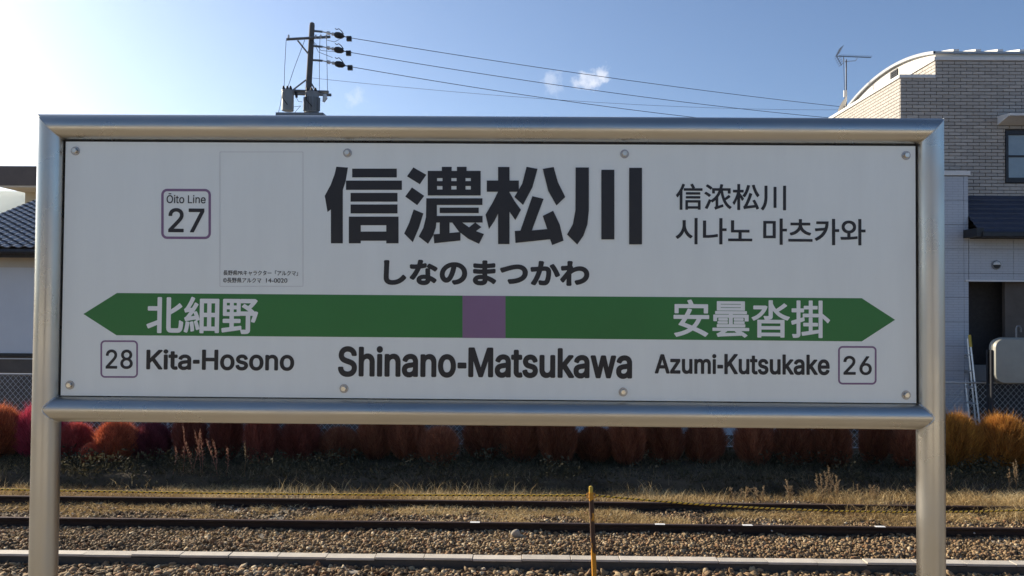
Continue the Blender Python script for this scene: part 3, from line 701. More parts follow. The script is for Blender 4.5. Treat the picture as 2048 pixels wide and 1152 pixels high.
def stalk(px, py, Y, h, m, label, group=None, branch=7, lean=0.05, head=True, n_stem=1, z0=None):
    """a tall dry weed: stems with short side twigs carrying seed scales"""
    base = at(px, py, Y); base.z = float(bankz(np.array([base.x]), np.array([base.y]))[0])-0.02 if z0 is None else z0
    root = empty('weed_stalk', base, label, 'weed', group)
    st = MB(base); P = []; 
    for q in range(n_stem):
        d = Vector((random.uniform(-1, 1)*lean*(1+n_stem*0.8), random.uniform(-1, 1)*lean, 1)); hh = h*random.uniform(0.7, 1.0)
        pts = [base + d*hh*t + Vector((0.03*math.sin(3*t+q), 0, 0)) for t in np.linspace(0, 1, 5)]
        st.tube(pts, [0.0045, 0.004, 0.0035, 0.003, 0.0015], 5)
        for k in range(branch):
            t = 0.35+0.65*k/branch; c = base + d*hh*t + Vector((0.03*math.sin(3*t+q), 0, 0)); a = random.uniform(0, 6.28)
            e = c + Vector((math.cos(a)*0.05, math.sin(a)*0.05, 0.055))*random.uniform(0.5, 1.2)*(1.3-t)
            st.tube([c, e], [0.0022, 0.0012], 4)
            P += [c.lerp(e, u) for u in np.linspace(0.2, 1, 7)]
        if head: P += [base + d*hh*t + Vector((0.03*math.sin(3*t+q), 0, 0)) for t in np.linspace(0.6, 1.02, 26)]
    st.build('stem', m, root)
    P = np.array([(p-base)[:] for p in P]); P = np.repeat(P, 2, 0)+RNG.normal(0, 0.006, (len(P)*2, 3)); k = len(P)
    V, T = blades(P, RNG.uniform(0.008, 0.022, k), RNG.uniform(0.003, 0.006, k), 0.8, 0.3)
    link('seed_head', fast_mesh('seed_head', V, T, m, np.repeat(RNG.random(k), 5)), root)['kind'] = 'stuff'
G = 'dry weed stalks growing on the bank'
for px, h, ns in ((346, 0.60, 1), (366, 0.88, 1), (383, 0.74, 2), (402, 0.76, 2), (433, 0.74, 2), (452, 0.60, 1)):
    stalk(px, 928, 11.3, h, 'redstalk', 'thin reddish dry weed stalk in the sunlit clump before the dark shrubs', 'reddish weed stalks', 8, 0.10, True, ns)
stalk(487, 930, 11.3, 0.66, 'seed', 'single pale weed with a fluffy seed head beside the reddish stalks', None, 6, 0.05)
for px, h in ((1578, 0.34), (1640, 0.52), (1658, 0.58), (1671, 0.46)):
    stalk(px, 1000, 10.45, h, 'seed', 'feathery straw coloured weed in the tall clump beside the far rail', 'feathery straw weeds', 10, 0.09, True, 3, z0=0.0)
for px, h in ((1480, 0.24), (1520, 0.26), (1740, 0.34), (1835, 0.30)):
    stalk(px, 1000, 10.4, h, 'seed', 'low twiggy dry weed at the foot of the bank', 'low twiggy weeds', 7, 0.2, False, 4, z0=0.0)
stalk(2029, 985, 11.0, 0.70, 'seed', 'tall dry weed spike standing before the orange shrubs', None, 12, 0.02, True, 2, z0=-0.02)
stalk(2012, 985, 11.0, 0.55, 'seed', 'slender dry weed with pale tufts before the orange shrubs', None, 6, 0.06, False, 2, z0=-0.02)
stalk(1890, 985, 11.1, 0.40, 'seed', 'bent dry weed with drooping tip beside the steel post', None, 5, 0.12, False, 2, z0=-0.02)
# one fresh green seedling by the far rail
c = at(1370, 1004, 10.1); c.z = -0.02; P = np.zeros((16, 3))
V, T = blades(P, RNG.uniform(0.08, 0.13, 16), RNG.uniform(0.02, 0.03, 16), 0.9, 0.5)
tag(link('seedling', fast_mesh('seedling', V, T, 'leafgreen', np.repeat(RNG.random(16), 5)), None, c), 'fresh green seedling growing behind the far rail', 'plant')

# kochia shrubs
def kochia_mesh(seed, n=17000):
    """egg shaped bush of fine upright twigs: dense, feathery outline, lumpy sides"""
    g = np.random.default_rng(seed)
    t = g.beta(1.25, 1.2, n); ph = g.uniform(0, 2*np.pi, n)
    prof = lambda t: np.interp(t, [0, 0.12, 0.35, 0.6, 0.82, 0.94, 1.0], [0.42, 0.70, 0.96, 1.0, 0.76, 0.45, 0.14])
    lump = 1 + 0.10*np.sin(3*ph+seed+2*t) + 0.09*np.sin(7*ph+5*t+seed*2) + 0.07*np.sin(13*ph-9*t+seed)
    r = 0.36*prof(t)*lump*np.sqrt(g.uniform(0.45, 1.0, n))
    P = np.stack([r*np.cos(ph), r*np.sin(ph), t*0.88], -1)
    out = np.stack([np.cos(ph), np.sin(ph), np.zeros(n)], -1)
    d = out*(0.3+0.55*(1-t))[:, None] + np.array([0, 0, 1.0]) + g.normal(0, 0.24, (n, 3)); d /= np.linalg.norm(d, axis=1, keepdims=True)
    L = (g.uniform(0.06, 0.16, n)*np.where(g.random(n) < 0.07, 1.9, 1.0))[:, None]
    s = np.cross(d, g.normal(size=(n, 3))); s /= np.linalg.norm(s, axis=1, keepdims=True); s *= g.uniform(0.0020, 0.0048, n)[:, None]
    V = np.stack([P-s, P+s, P+d*L], 1).reshape(-1, 3)
    T = np.arange(n*3).reshape(n, 3)
    tint = np.repeat(np.clip(0.45+g.normal(0, 0.22, n)+0.12*np.sin(5*ph+4*t), 0, 1), 3)
    v0, t0 = ico(3); tt = np.clip((v0[:, 2]+1)/2, 0, 1); rr = 0.25*np.interp(tt, [0, 0.12, 0.35, 0.6, 0.82, 0.94, 1.0], [0.5, 0.8, 1.0, 0.96, 0.68, 0.36, 0.05])
    a = np.arctan2(v0[:, 1], v0[:, 0]); core = np.stack([rr*np.cos(a), rr*np.sin(a), 0.02+tt*0.80], -1)
    return fast_mesh('kochia_crown', np.concatenate([V, core]), np.concatenate([T, t0+len(V)]), 'kochia', np.concatenate([tint, np.full(len(core), 0.1)]))  # core tinted darker: shade inside the bush put into its colour
KM = [kochia_mesh(s) for s in (1, 2, 3, 4)]
stem_me = None
def kochia(px, top, half, base_py, Y, col, label, group=None, k=0):
    global stem_me
    c = at(px, base_py, Y); c.z = float(bankz(np.array([c.x]), np.array([Y]))[0]) - 0.02
    h = at(px, top, Y).z - c.z; w = half*abs(at(101, 500, Y).x-at(100, 500, Y).x)
    r = empty('kochia_shrub', c, label, 'shrub', group); r.rotation_euler = (random.gauss(0, 0.05), random.gauss(0, 0.05), random.uniform(0, 6.28))
    cr = link('crown', KM[k % 4], r); cr.scale = (w/0.40, w/0.40, h/1.0); cr.color = (*col, 1)
    if stem_me is None:
        s = MB().tube([(0, 0, -0.03), (0, 0, 0.3)], [0.018, 0.01], 6).build('stem', 'stem', r); stem_me = s.data
    else: link('stem', stem_me, r)
GK = 'kochia shrubs in a row along the fence'
kochia(-8, 806, 58, 912, 12.5, (0.54, 0.165, 0.075), 'broad orange red kochia shrub below the white house wall', GK, 0)
kochia(78, 806, 46, 918, 12.55, (0.56, 0.075, 0.13), 'crimson pink kochia shrub beside the broad orange red one', GK, 1)
kochia(150, 842, 36, 922, 12.4, (0.48, 0.09, 0.085), 'dusky crimson kochia shrub between the pink one and the round red one', GK, 2)
kochia(229, 836, 42, 920, 12.35, (0.62, 0.17, 0.085), 'round bright red orange kochia shrub behind a tiny one', GK, 3)
kochia(182, 884, 20, 930, 12.0, (0.66, 0.17, 0.10), 'tiny red orange kochia shrub on the bank in front of the row', GK, 1)
kochia(303, 842, 42, 925, 12.6, (0.22, 0.05, 0.07), 'purple red kochia shrub next to the round bright red one', GK, 2)
xs = [378, 448, 520, 598, 676, 752, 818, 884, 966, 1040, 1112, 1184, 1258, 1332, 1404, 1510, 1590, 1668, 1745, 1822]
for i, px in enumerate(xs):
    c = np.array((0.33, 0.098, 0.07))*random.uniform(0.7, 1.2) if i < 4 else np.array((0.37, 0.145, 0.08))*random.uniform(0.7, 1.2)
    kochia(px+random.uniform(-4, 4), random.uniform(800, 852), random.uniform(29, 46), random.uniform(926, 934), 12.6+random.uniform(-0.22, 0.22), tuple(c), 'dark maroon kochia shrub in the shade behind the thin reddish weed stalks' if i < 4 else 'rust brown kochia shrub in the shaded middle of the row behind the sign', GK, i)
kochia(1912, 822, 46, 935, 12.5, (0.56, 0.27, 0.06), 'golden orange kochia shrub under the corner of the tiled wall', GK, 0)
kochia(2003, 826, 52, 938, 12.45, (0.56, 0.26, 0.06), 'golden orange kochia shrub before the stepladder and fence mesh', GK, 3)
kochia(2085, 836, 46, 938, 12.5, (0.52, 0.24, 0.06), 'golden orange kochia shrub below the oil tank', GK, 2)

# ------------------------------------------------------------------ chain link fence
FY = 14.0; FZ = 1.50
fence = empty('chain_link_fence', (0, FY, 0), 'galvanised chain link fence with a thin top rail behind the shrubs', 'fence'); FO = fence.location.copy()
MB(FO).tube([(-17, FY, FZ), (15, FY, FZ)], 0.019, 10).build('top_rail', 'galv', fence, True)
MB(FO).tube([(-17, FY, 0.22), (15, FY, 0.22)], 0.012, 8).build('bottom_rail', 'galv', fence, True)
for k in range(-7, 6): MB(FO).tube([(k*2.5+0.65, FY+0.03, -0.1), (k*2.5+0.65, FY+0.03, FZ+0.03)], 0.022, 8).build('fence_post', 'galv', fence, True)
b = MB(FO); x = -18.5
while x < 15.5:
    for s in (1, -1):
        x0 = max(min(x, 15), -17); x1 = x+s*1.28
        b.tube([(x, FY-0.004*s, 0.22), (x+s*1.28*0.9, FY-0.004*s, FZ)], 0.0032, 3, False)
    x += 0.108
tag(b.build('wire_mesh', 'galv', fence), kind='stuff')

# ------------------------------------------------------------------ brick building with vaulted roof
BY = 15.2
bo = Vector((8.03, BY, 0))
bb = empty('brick_building', bo, 'two storey beige brick building with a vaulted roof and a white tiled ground floor', 'building')
MB(bo).box(8.05, 15, BY+0.02, 23.5, 0, 7.788).build('wall', 'mortar', bb)
MB(bo).box(8.785, 15, BY+0.0205, 17.6, 7.7, 8.16).build('parapet_wall', 'mortar', bb)
BW, BH, G_ = 0.254, 0.0717, 0.012
bm_ = MB().box(0, BW-G_, 0, 0.03, 0, BH-G_).build('brick', 'brick', bb, bevel=0.002); brick_me = bm_.data; bpy.data.objects.remove(bm_)
front = []; ntop = 0
WX0, WX1, WZ0, WZ1 = 10.22, 11.62, 5.59, 6.68
r = 0
z = 8.16-BH
while z > 4.3:
    xoff = 0.0 if r % 2 else BW/2
    x = 8.035 - (BW/2 if r % 2 == 0 else 0)
    while x < 14.9:
        x0 = max(x, 8.032 if z < 7.74 else 8.766); x1 = min(x+BW-G_, 14.95)
        if x1-x0 > 0.012 and (z < 7.74 or x+BW-G_ > 8.78):
            segs = [(x0, x1)]
            if z+BH > WZ0 and z < WZ1:
                segs = [(a_, min(b_, WX0-0.005)) for a_, b_ in segs if a_ < WX0-0.012] + [(max(a_, WX1+0.005), b_) for a_, b_ in segs if b_ > WX1+0.03]
            for a_, b_ in segs: front.append((a_, b_, z))
        x += BW
    z -= BH; r += 1
stuffb = MB(bo)
vis = sorted(front, key=lambda q: (q[0] > 10.85 or q[2] < 5.25 or (q[0] < 8.9 and q[2] < 5.7), abs(q[2]-6.7)+0.5*abs(q[0]-9.6)))
for i, (x0, x1, z) in enumerate(vis):
    if i < 300:
        o = link('brick', brick_me, bb, (x0-bo.x, BY-0.006+random.uniform(-0.002, 0.002)-bo.y, z)); o.scale = ((x1-x0)/(BW-G_), 1, 1)
    else: stuffb.box(x0, x1, BY-0.006, BY+0.03, z, z+BH-G_)
# left side wall and the return of the taller parapet
z = 8.16-6*BH; r = 1
while z > 6.2:
    y = BY + 0.03 + (0 if r % 2 else BW/2) - BW/2
    while y < 23.4:
        y0 = max(y, BY+0.032); y1 = min(y+BW-G_, 23.4)
        if y1-y0 > 0.03: stuffb.box(8.03, 8.055, y0, y1, z, z+BH-G_)
        y += BW
    z -= BH; r += 1
z = 8.16-BH; r = 0
while z > 7.8:
    y = BY + 0.03 + (0 if r % 2 else BW/2) - BW/2
    while y < 17.5:
        y0 = max(y, BY+0.032); y1 = min(y+BW-G_, 17.58)
        if y1-y0 > 0.03: stuffb.box(8.763, 8.79, y0, y1, z, z+BH-G_)
        y += BW
    z -= BH; r += 1
tag(stuffb.build('brick_courses', 'brick', bb), kind='stuff')
MB(bo).box(8.0, 8.76, BY-0.03, BY+0.22, 7.790, 7.862).build('coping', 'coping', bb, bevel=0.004)
MB(bo).box(8.0, 8.25, BY+0.222, 23.5, 7.790, 7.862).build('coping', 'coping', bb, bevel=0.004)
for x0, x1 in ((8.735, 10.19), (10.194, 11.9), (11.904, 15.0)): MB(bo).box(x0, x1, BY-0.03, BY+0.22, 8.165, 8.238).build('coping', 'coping', bb, bevel=0.004)
MB(bo).box(8.735, 8.95, BY+0.222, 17.6, 8.165, 8.238).build('coping', 'coping', bb, bevel=0.004)
# vault: gable end, curved sheet, battens
RV, YA, ZA = 8.55, 17.65, 8.68
arc = lambda y, off=0.0: ZA - RV + math.sqrt((RV+off)**2 - (y-YA)**2)
ys = np.linspace(15.5, 20.6, 25)
gpoly = [(15.5, 7.79), (20.6, 7.79)] + [(y, arc(y)) for y in reversed(ys)]
MB(bo).prism(gpoly, lambda p: (8.93, p[0], p[1]), lambda p: (15, p[0], p[1])).build('gable_wall', 'render', bb)
def vault(x0, x1, o0, o1):
    b = MB(bo); n = len(ys); yy = np.linspace(15.44, 20.75, n)
    vs = [(x, y, arc(y, o)) for x in (x0, x1) for o in (o0, o1) for y in yy]
    fs = []
    for i in range(n-1):
        fs += [(i, i+1, n+i+1, n+i), (2*n+i, 3*n+i, 3*n+i+1, 2*n+i+1), (n+i, n+i+1, 3*n+i+1, 3*n+i), (i, 2*n+i, 2*n+i+1, i+1)]
    fs += [(0, n, 3*n, 2*n), (n-1, 2*n+n-1, 4*n-1, 2*n-1)]
    return b.add(vs, fs)
vr = vault(8.86, 15, 0.004, 0.05).build('vault_roof', 'metalroof', bb, True, angle=30)
for k in range(13): vault(9.28+k*0.47, 9.40+k*0.47, 0.052, 0.095).build('roof_batten', 'rib', bb, True, angle=30)
vault(8.85, 8.90, -0.01, 0.052).build('verge_trim', 'metalroof', bb, True, angle=30)
v0 = MB(bo)
lv = v0.box(8.905, 8.935, 17.20, 17.56, 8.27, 8.60).build('louvre_vent', 'darkmetal', bb)
for k in range(6): MB(bo).add([(8.895, 17.23, 8.30+k*0.05), (8.895, 17.53, 8.30+k*0.05), (8.91, 17.53, 8.335+k*0.05), (8.91, 17.23, 8.335+k*0.05), (8.89, 17.23, 8.292+k*0.05), (8.89, 17.53, 8.292+k*0.05)], [(0, 1, 2, 3), (4, 5, 1, 0)]).build('slat', 'darkmetal', lv)
# first floor window and its hood
win = MB(bo).box(WX0, WX0+0.055, BY-0.03, BY+0.05, WZ0, WZ1).box(WX1-0.055, WX1, BY-0.03, BY+0.05, WZ0, WZ1).box(WX0+0.055, WX1-0.055, BY-0.03, BY+0.05, WZ1-0.085, WZ1).box(WX0+0.055, WX1-0.055, BY-0.034, BY+0.05, WZ0, WZ0+0.10).box(WX0+0.055, WX1-0.055, BY-0.02, BY+0.04, 6.13, 6.165).box(10.90, 10.95, BY-0.018, BY+0.04, WZ0+0.10, WZ1-0.085).build('window_frame', 'darkmetal', bb)
for x0, x1 in ((WX0+0.055, 10.90), (10.95, WX1-0.055)):
    for z0, z1 in ((WZ0+0.10, 6.13), (6.165, WZ1-0.085)): MB(bo).box(x0, x1, BY+0.008, BY+0.019, z0, z1).build('pane', 'frosted', win)
hd = [(0.0, 6.985), (-0.42, 6.955), (-0.42, 6.905), (-0.30, 6.885), (0.0, 6.80)]
MB(bo).prism(hd, lambda p: (10.06, BY-0.008+p[0], p[1]), lambda p: (11.8, BY-0.008+p[0], p[1])).build('window_hood', 'coping', bb)
# ground floor front: tile clad panels, opening, recess
LY = 14.6; OX0, OX1, OZ = 9.115, 12.2, 3.49
MB(bo).box(7.6, OX0-0.004, LY+0.02, BY+0.015, 0, 5.60).build('front_wall', 'mortar', bb)
MB(bo).box(OX0-0.002, 15, LY+0.02, BY+0.015, OZ+0.004, 4.45).build('front_wall', 'mortar', bb)
MB(bo).box(OX1, 15, LY+0.02, BY+0.015, 0, OZ+0.002).build('front_wall', 'mortar', bb)
z = 5.62
while z > 0.05:
    z0 = max(z-0.492, 0.02)
    for x0, x1 in ((7.6, 8.02), (8.02, 9.02), (9.02, 9.112), (9.118, 10.02), (10.02, 11.02), (11.02, 12.02), (12.02, 13.02), (13.02, 14.02), (14.02, 15.0)):
        zz0 = z0; zz1 = z
        if x0 > 9.1:
            zz1 = min(zz1, 4.43)
            if x0 < OX1-0.2: zz0 = max(zz0, OZ+0.012)
        if zz1-zz0 > 0.03: MB(bo).box(x0+0.003, x1-0.003, LY, LY+0.028, zz0+0.003, zz1-0.003).build('wall_panel', 'smalltile', bb)
    z -= 0.492
MB(bo).box(7.56, 9.14, LY-0.04, BY-0.01, 5.63, 5.72).build('coping', 'coping', bb, bevel=0.004)
MB(bo).box(9.05, OX1+0.05, LY-0.025, LY-0.002, OZ-0.005, OZ+0.03).build('lintel_trim', 'coping', bb)
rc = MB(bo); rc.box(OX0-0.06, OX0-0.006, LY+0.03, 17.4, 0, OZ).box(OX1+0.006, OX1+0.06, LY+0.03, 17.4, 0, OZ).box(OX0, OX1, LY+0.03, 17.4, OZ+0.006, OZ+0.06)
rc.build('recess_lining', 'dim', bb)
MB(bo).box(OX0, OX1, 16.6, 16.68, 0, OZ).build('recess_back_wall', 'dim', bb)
MB(bo).box(9.93, OX1-0.01, 14.75, 14.85, 1.45, OZ-0.01).build('inner_wall', 'base', bb)
dr = MB(bo).box(9.25, 10.15, 16.50, 16.56, 0.1, 3.0).build('door', 'darkmetal', bb)
MB(bo).box(9.32, 10.08, 16.48, 16.498, 0.9, 2.85).build('door_pane', 'frosted', dr)
MB(bo).tube([(9.95, 16.46, 1.75), (9.95, 16.46, 1.95)], 0.012, 6).build('door_handle', 'alu', dr)
MB(bo).box(9.12, 9.92, 14.9, 15.0, 1.45, 1.78).build('low_partition', 'trafo', bb)
MB(bo).box(9.118, OX1-0.01, 14.72, 15.1, 0.0, 1.446).build('recess_shade_block', 'dim', bb)  # near-black block standing in for the shade low in the recess
# lean-to roof of dark slate courses, gutter
rz0, rz1, ry0, ry1 = 4.40, 5.28, 14.16, 15.16
nC = 8
for k in range(nC):
    t0, t1 = k/nC, (k+1)/nC+0.03
    y0, y1 = ry0+(ry1-ry0)*t0, ry0+(ry1-ry0)*t1; z0, z1 = rz0+(rz1-rz0)*t0, rz0+(rz1-rz0)*t1
    MB(bo).add([(9.125, y0, z0+0.015), (15, y0, z0+0.015), (15, y1, z1-0.02), (9.125, y1, z1-0.02), (9.125, y0, z0+0.045), (15, y0, z0+0.045), (15, y1, z1+0.005), (9.125, y1, z1+0.005)],
               [(3, 2, 1, 0), (4, 5, 6, 7), (0, 1, 5, 4), (1, 2, 6, 5), (2, 3, 7, 6), (3, 0, 4, 7)]).build('slate_course', 'bluetile', bb)
MB(bo).box(9.10, 15, 14.05, 14.15, 4.34, 4.45).build('gutter', 'darkmetal', bb, bevel=0.02)
MB(bo).box(9.0, 9.14, 14.10, 14.58, 4.36, 4.52).build('eave_end', 'darkmetal', bb)
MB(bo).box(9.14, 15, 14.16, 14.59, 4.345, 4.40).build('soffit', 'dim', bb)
# round extractor hood
c = at(1992, 530, LY); vh = MB(bo)
vb = vh.lathe((c.x, LY-0.001, c.z), [(0.092, 0), (0.092, 0.02), (0.075, 0.025)], 20, 'y').build('vent_plate', 'polemetal', bb, True)
hv = MB(bo); vs = []; fs = []
for i in range(7):
    for j in range(13):
        th = math.pi*j/12; ph = (math.pi/2)*i/6
        vs.append((c.x+0.07*math.cos(th)*1.0, LY-0.02-0.075*math.sin(ph)*math.sin(th), c.z+0.075*math.cos(ph)*math.sin(th)))
for i in range(6):
    for j in range(12): fs.append((i*13+j, i*13+j+1, (i+1)*13+j+1, (i+1)*13+j))
hv.add(vs, fs).build('vent_hood', 'coping', vb, True)
MB(bo).lathe((c.x, LY-0.026, c.z), [(0.072, 0), (0.072, 0.003)], 20, 'y').build('vent_opening', 'black', vb)

# aerial and dish at the back corner of the roof
an0 = at(1692, 213, 18.9); an0.z = 7.86
ant = empty('television_aerial', an0, 'thin television aerial on a mast behind the vaulted roof', 'aerial')
mt = at(1692.5, 119, 18.9); MB(an0).tube([an0, mt], [0.02, 0.016], 8).build('mast', 'darkmetal', ant, True)
p0, p1 = at(1673, 112, 18.9), at(1742, 115, 18.9); p0.z -= 0.0; p0.y = p1.y = 18.9
bmn = MB(an0).tube([p0, p1], 0.009, 6).build('boom', 'darkmetal', ant)
for k in range(14):
    q = p0.lerp(p1, 0.12+0.86*k/13); MB(an0).tube([q+Vector((0, -0.10, 0.012)), q+Vector((0, 0.10, 0.012))], 0.006, 5).build('director', 'darkmetal', bmn)
for s in (-1, 1):
    for k in range(5):
        q = p0+Vector((0.02+0.025*k+0.0, 0, s*(0.03+0.048*k))); MB(an0).tube([q+Vector((0, -0.16, 0)), q+Vector((0, 0.16, 0))], 0.007, 5).build('reflector_rod', 'darkmetal', bmn)
    MB(an0).tube([p0+Vector((0.0, 0, 0)), p0+Vector((0.13, 0, s*0.24))], 0.008, 5).build('reflector_arm', 'darkmetal', bmn)
a1 = p0.lerp(p1, 0.2); a2 = p0.lerp(p1, 0.62); mtop = Vector((mt.x, mt.y, mt.z))
MB(an0).tube([a1, a1+Vector((0.02, 0, -0.10)), mtop+Vector((-0.06, 0, -0.06)), mtop+Vector((0, 0, -0.05)), a2+Vector((-0.06, 0, -0.10)), a2], 0.008, 6).build('cradle', 'polemetal', ant, True)
bx = at(1690, 187, 18.9); MB(an0).box(bx.x-0.05, bx.x+0.03, 18.84, 18.88, bx.z-0.10, bx.z+0.07).build('booster_box', 'coping', ant)
MB(an0).tube([a1, at(1688, 150, 18.88), at(1689, 180, 18.88), at(1689, 210, 18.88)], 0.006, 5).build('cable', 'black', ant)
dc = at(1689, 214, 18.6); dc.z = 8.0
dish = empty('satellite_dish', (dc.x, dc.y, 7.86), 'small pale satellite dish beside the aerial mast', 'dish')
DO = dish.location.copy()
vs = []; fs = []; n = 20; ax_ = Vector((-0.75, 0.4, 0.5)).normalized(); X_ = ax_.orthogonal().normalized(); Y_ = ax_.cross(X_)
for i in range(6):
    for j in range(n):
        r_ = 0.22*i/5; a_ = 2*math.pi*j/n; vs.append(Vector((dc.x, dc.y, 8.05)) + (X_*math.cos(a_)+Y_*math.sin(a_))*r_ + ax_*(r_*r_*1.2))
for i in range(5):
    for j in range(n): fs.append((i*n+j, i*n+(j+1) % n, (i+1)*n+(j+1) % n, (i+1)*n+j))
MB(DO).add(vs, fs).build('reflector', 'coping', dish, True)
MB(DO).tube([(dc.x, dc.y, 7.86), (dc.x, dc.y, 8.05)], 0.018, 8).build('mount', 'polemetal', dish)

# oil tank on legs, stepladder
t0 = at(1984, 677, 13.55); t1 = at(1988, 767, 13.55)
tx0, tx1, tz0, tz1 = t0.x+0.06, t0.x+1.4, t1.z, t0.z
tk = empty('oil_tank', (tx0+0.6, 13.75, 0.1), 'rounded cream heating oil tank raised on dark angle legs', 'tank'); KO = tk.location.copy()
rr = []
for cx, cz, a0 in ((tx1-0.17, tz1-0.17, 0), (tx0+0.17, tz1-0.17, 90), (tx0+0.17, tz0+0.17, 180), (tx1-0.17, tz0+0.17, 270)):
    for k in range(7): rr.append((cx+0.17*math.cos(R_(a0+15*k)), cz+0.17*math.sin(R_(a0+15*k))))
cxm, czm = (tx0+tx1)/2, (tz0+tz1)/2
shell = MB(KO); rows = [(13.55, 0.93), (13.552, 0.97), (13.575, 0.995), (13.61, 1.0), (13.72, 1.0), (13.76, 0.99), (13.78, 0.95)]
n = len(rr); vs = []; fs = []
for y, k in rows:
    for x, z in rr: vs.append((cxm+(x-cxm)*(1-(1-k)*0.6), y, czm+(z-czm)*k))
for i in range(len(rows)-1):
    for j in range(n): fs.append((i*n+j, i*n+(j+1) % n, (i+1)*n+(j+1) % n, (i+1)*n+j))
fs += [tuple(range(n-1, -1, -1)), tuple((len(rows)-1)*n+j for j in range(n))]
shell.add(vs, fs).build('shell', 'tank', tk, True, angle=35)
MB(KO).tube([(x, 13.66, z) for x, z in rr]+[(rr[0][0], 13.66, rr[0][1])], 0.018, 6, False).build('seam_flange', 'tank', tk, True)
for lx in (tx0-0.04, tx1+0.0):
    for ly in (13.62, 13.74): MB(KO).box(lx, lx+0.045, ly-0.005, ly+0.04, 0.05, tz1-0.22).build('leg', 'darkmetal', tk)
    MB(KO).box(lx+0.002, lx+0.04, 13.665, 13.733, tz0-0.06, tz0-0.02).build('cross_bar', 'darkmetal', tk)
for ly in (13.63, 13.75): MB(KO).tube([(tx0-0.01, ly+0.01, 0.25), (tx1+0.01, ly+0.01, tz0-0.1)], 0.014, 5).build('brace', 'darkmetal', tk)
g0 = at(2027, 676, 13.8)
MB(KO).tube([(g0.x-0.02, 13.68, tz1-0.02), (g0.x-0.02, 13.68, tz1+0.19), (g0.x, 13.68, tz1+0.235), (g0.x+0.045, 13.68, tz1+0.235), (g0.x+0.065, 13.68, tz1+0.19), (g0.x+0.065, 13.68, tz1+0.12)], 0.016, 8).build('vent_pipe', 'polemetal', tk, True)
MB(KO).tube([(g0.x+0.35, 13.68, tz1-0.02), (g0.x+0.35, 13.68, tz1+0.07)], 0.04, 12).build('filler_cap', 'darkmetal', tk, True)

lt = at(1939.5, 672, 14.42); lb = at(1966, 842, 14.05); lb.z = 0.12; lb2 = at(1957, 842, 14.25); lb2.z = 0.12
ld = empty('stepladder', (lb.x, 14.15, 0.12), 'folded aluminium stepladder leaning at the edge of the dark doorway', 'ladder'); LO = ld.location.copy()
for q, top, bot in ((0, lt, lb), (1, lt+Vector((-0.01, 0.06, -0.05)), lb2)):
    for dy in (0, 0.34):
        d = Vector((0.0, dy, 0)); MB(LO).tube([top+d, bot+d], 0.019, 4).build('rail', 'alu', ld)
    for k in range(1, 7):
        p = bot.lerp(top, k/7.2); MB(LO).box(p.x-0.02, p.x+0.03, p.y+0.01, p.y+0.33, p.z-0.012, p.z+0.012).build('tread', 'alu', ld)
dd = (lb-lt).normalized(); MB(LO).tube([lt-dd*0.02, lt+dd*0.22], 0.031, 4).build('top_cap', 'yellow', ld)

# low pale annex between the two buildings
ao = Vector((3.6, 16.5, 0))
ax0 = empty('storage_annex', ao, 'low pale flat roofed annex beside the brick building behind the fence', 'building')
MB(ao).box(1.25, 6.2, 16.5, 19.5, 0, 3.10).build('wall', 'housewall', ax0)
MB(ao).box(1.15, 6.3, 16.38, 19.6, 3.103, 3.24).build('roof', 'browntrim', ax0)
MB(ao).box(2.6, 4.0, 16.46, 16.498, 0.05, 2.2).build('shutter_door', 'alu', ax0)

# ------------------------------------------------------------------ tiled house on the left
EY = 16.5; ez = at(40, 494, EY).z; TAN = 0.3775; VX = -13.75; HX1 = 1.0; RY = 22.2
ho = Vector((VX, EY, 0))
hs = empty('tiled_house', ho, 'white walled house with a grey glazed tile roof and brown base wall', 'house')
slope = math.atan(TAN); zr = lambda y: ez + TAN*(y-EY)
wy = 17.05; wz_t = zr(wy)-0.16; wz_b = at(40, 709, wy).z
MB(ho).box(VX+0.35, HX1-0.3, wy, 27, wz_b, wz_t).build('wall', 'housewall', hs)
MB(ho).box(VX+0.40, HX1-0.35, wy+0.05, 26.9, 0, wz_b-0.002).build('base_wall', 'base', hs)
MB(ho).box(VX+0.33, HX1-0.28, wy-0.03, wy-0.002, wz_b-0.045, wz_b+0.03).build('shadow_gap_strip', 'black', hs)  # black strip painted in place of the shadow gap below the wall
z_l = at(40, 717, wy).z; MB(ho).box(VX+0.33, HX1-0.28, wy+0.02, wy+0.046, z_l-0.02, z_l+0.004).build('sill_flashing', 'coping', hs)
z_a, z_b2 = at(40, 535, wy).z, at(40, 556, wy).z
MB(ho).box(VX+0.34, HX1-0.29, wy-0.025, wy-0.002, z_a, wz_t-0.01).build('eave_band', 'creamtrim', hs)  # duller cream tone paints in the shading under the eave
MB(ho).box(VX+0.34, HX1-0.29, wy-0.012, wy-0.002, z_b2, z_a-0.004).build('eave_band', 'housewall', hs)
MB(ho).add([(VX+0.02, EY+0.02, zr(EY)-0.045), (HX1-0.02, EY+0.02, zr(EY)-0.045), (HX1-0.02, RY, zr(RY)-0.045), (VX+0.02, RY, zr(RY)-0.045), (VX+0.02, EY+0.02, zr(EY)-0.16), (HX1-0.02, EY+0.02, zr(EY)-0.16), (HX1-0.02, RY, zr(RY)-0.16), (VX+0.02, RY, zr(RY)-0.16)],
           [(0, 1, 2, 3), (7, 6, 5, 4), (4, 5, 1, 0), (5, 6, 2, 1), (6, 7, 3, 2), (7, 4, 0, 3)]).build('roof_deck', 'browntrim', hs)
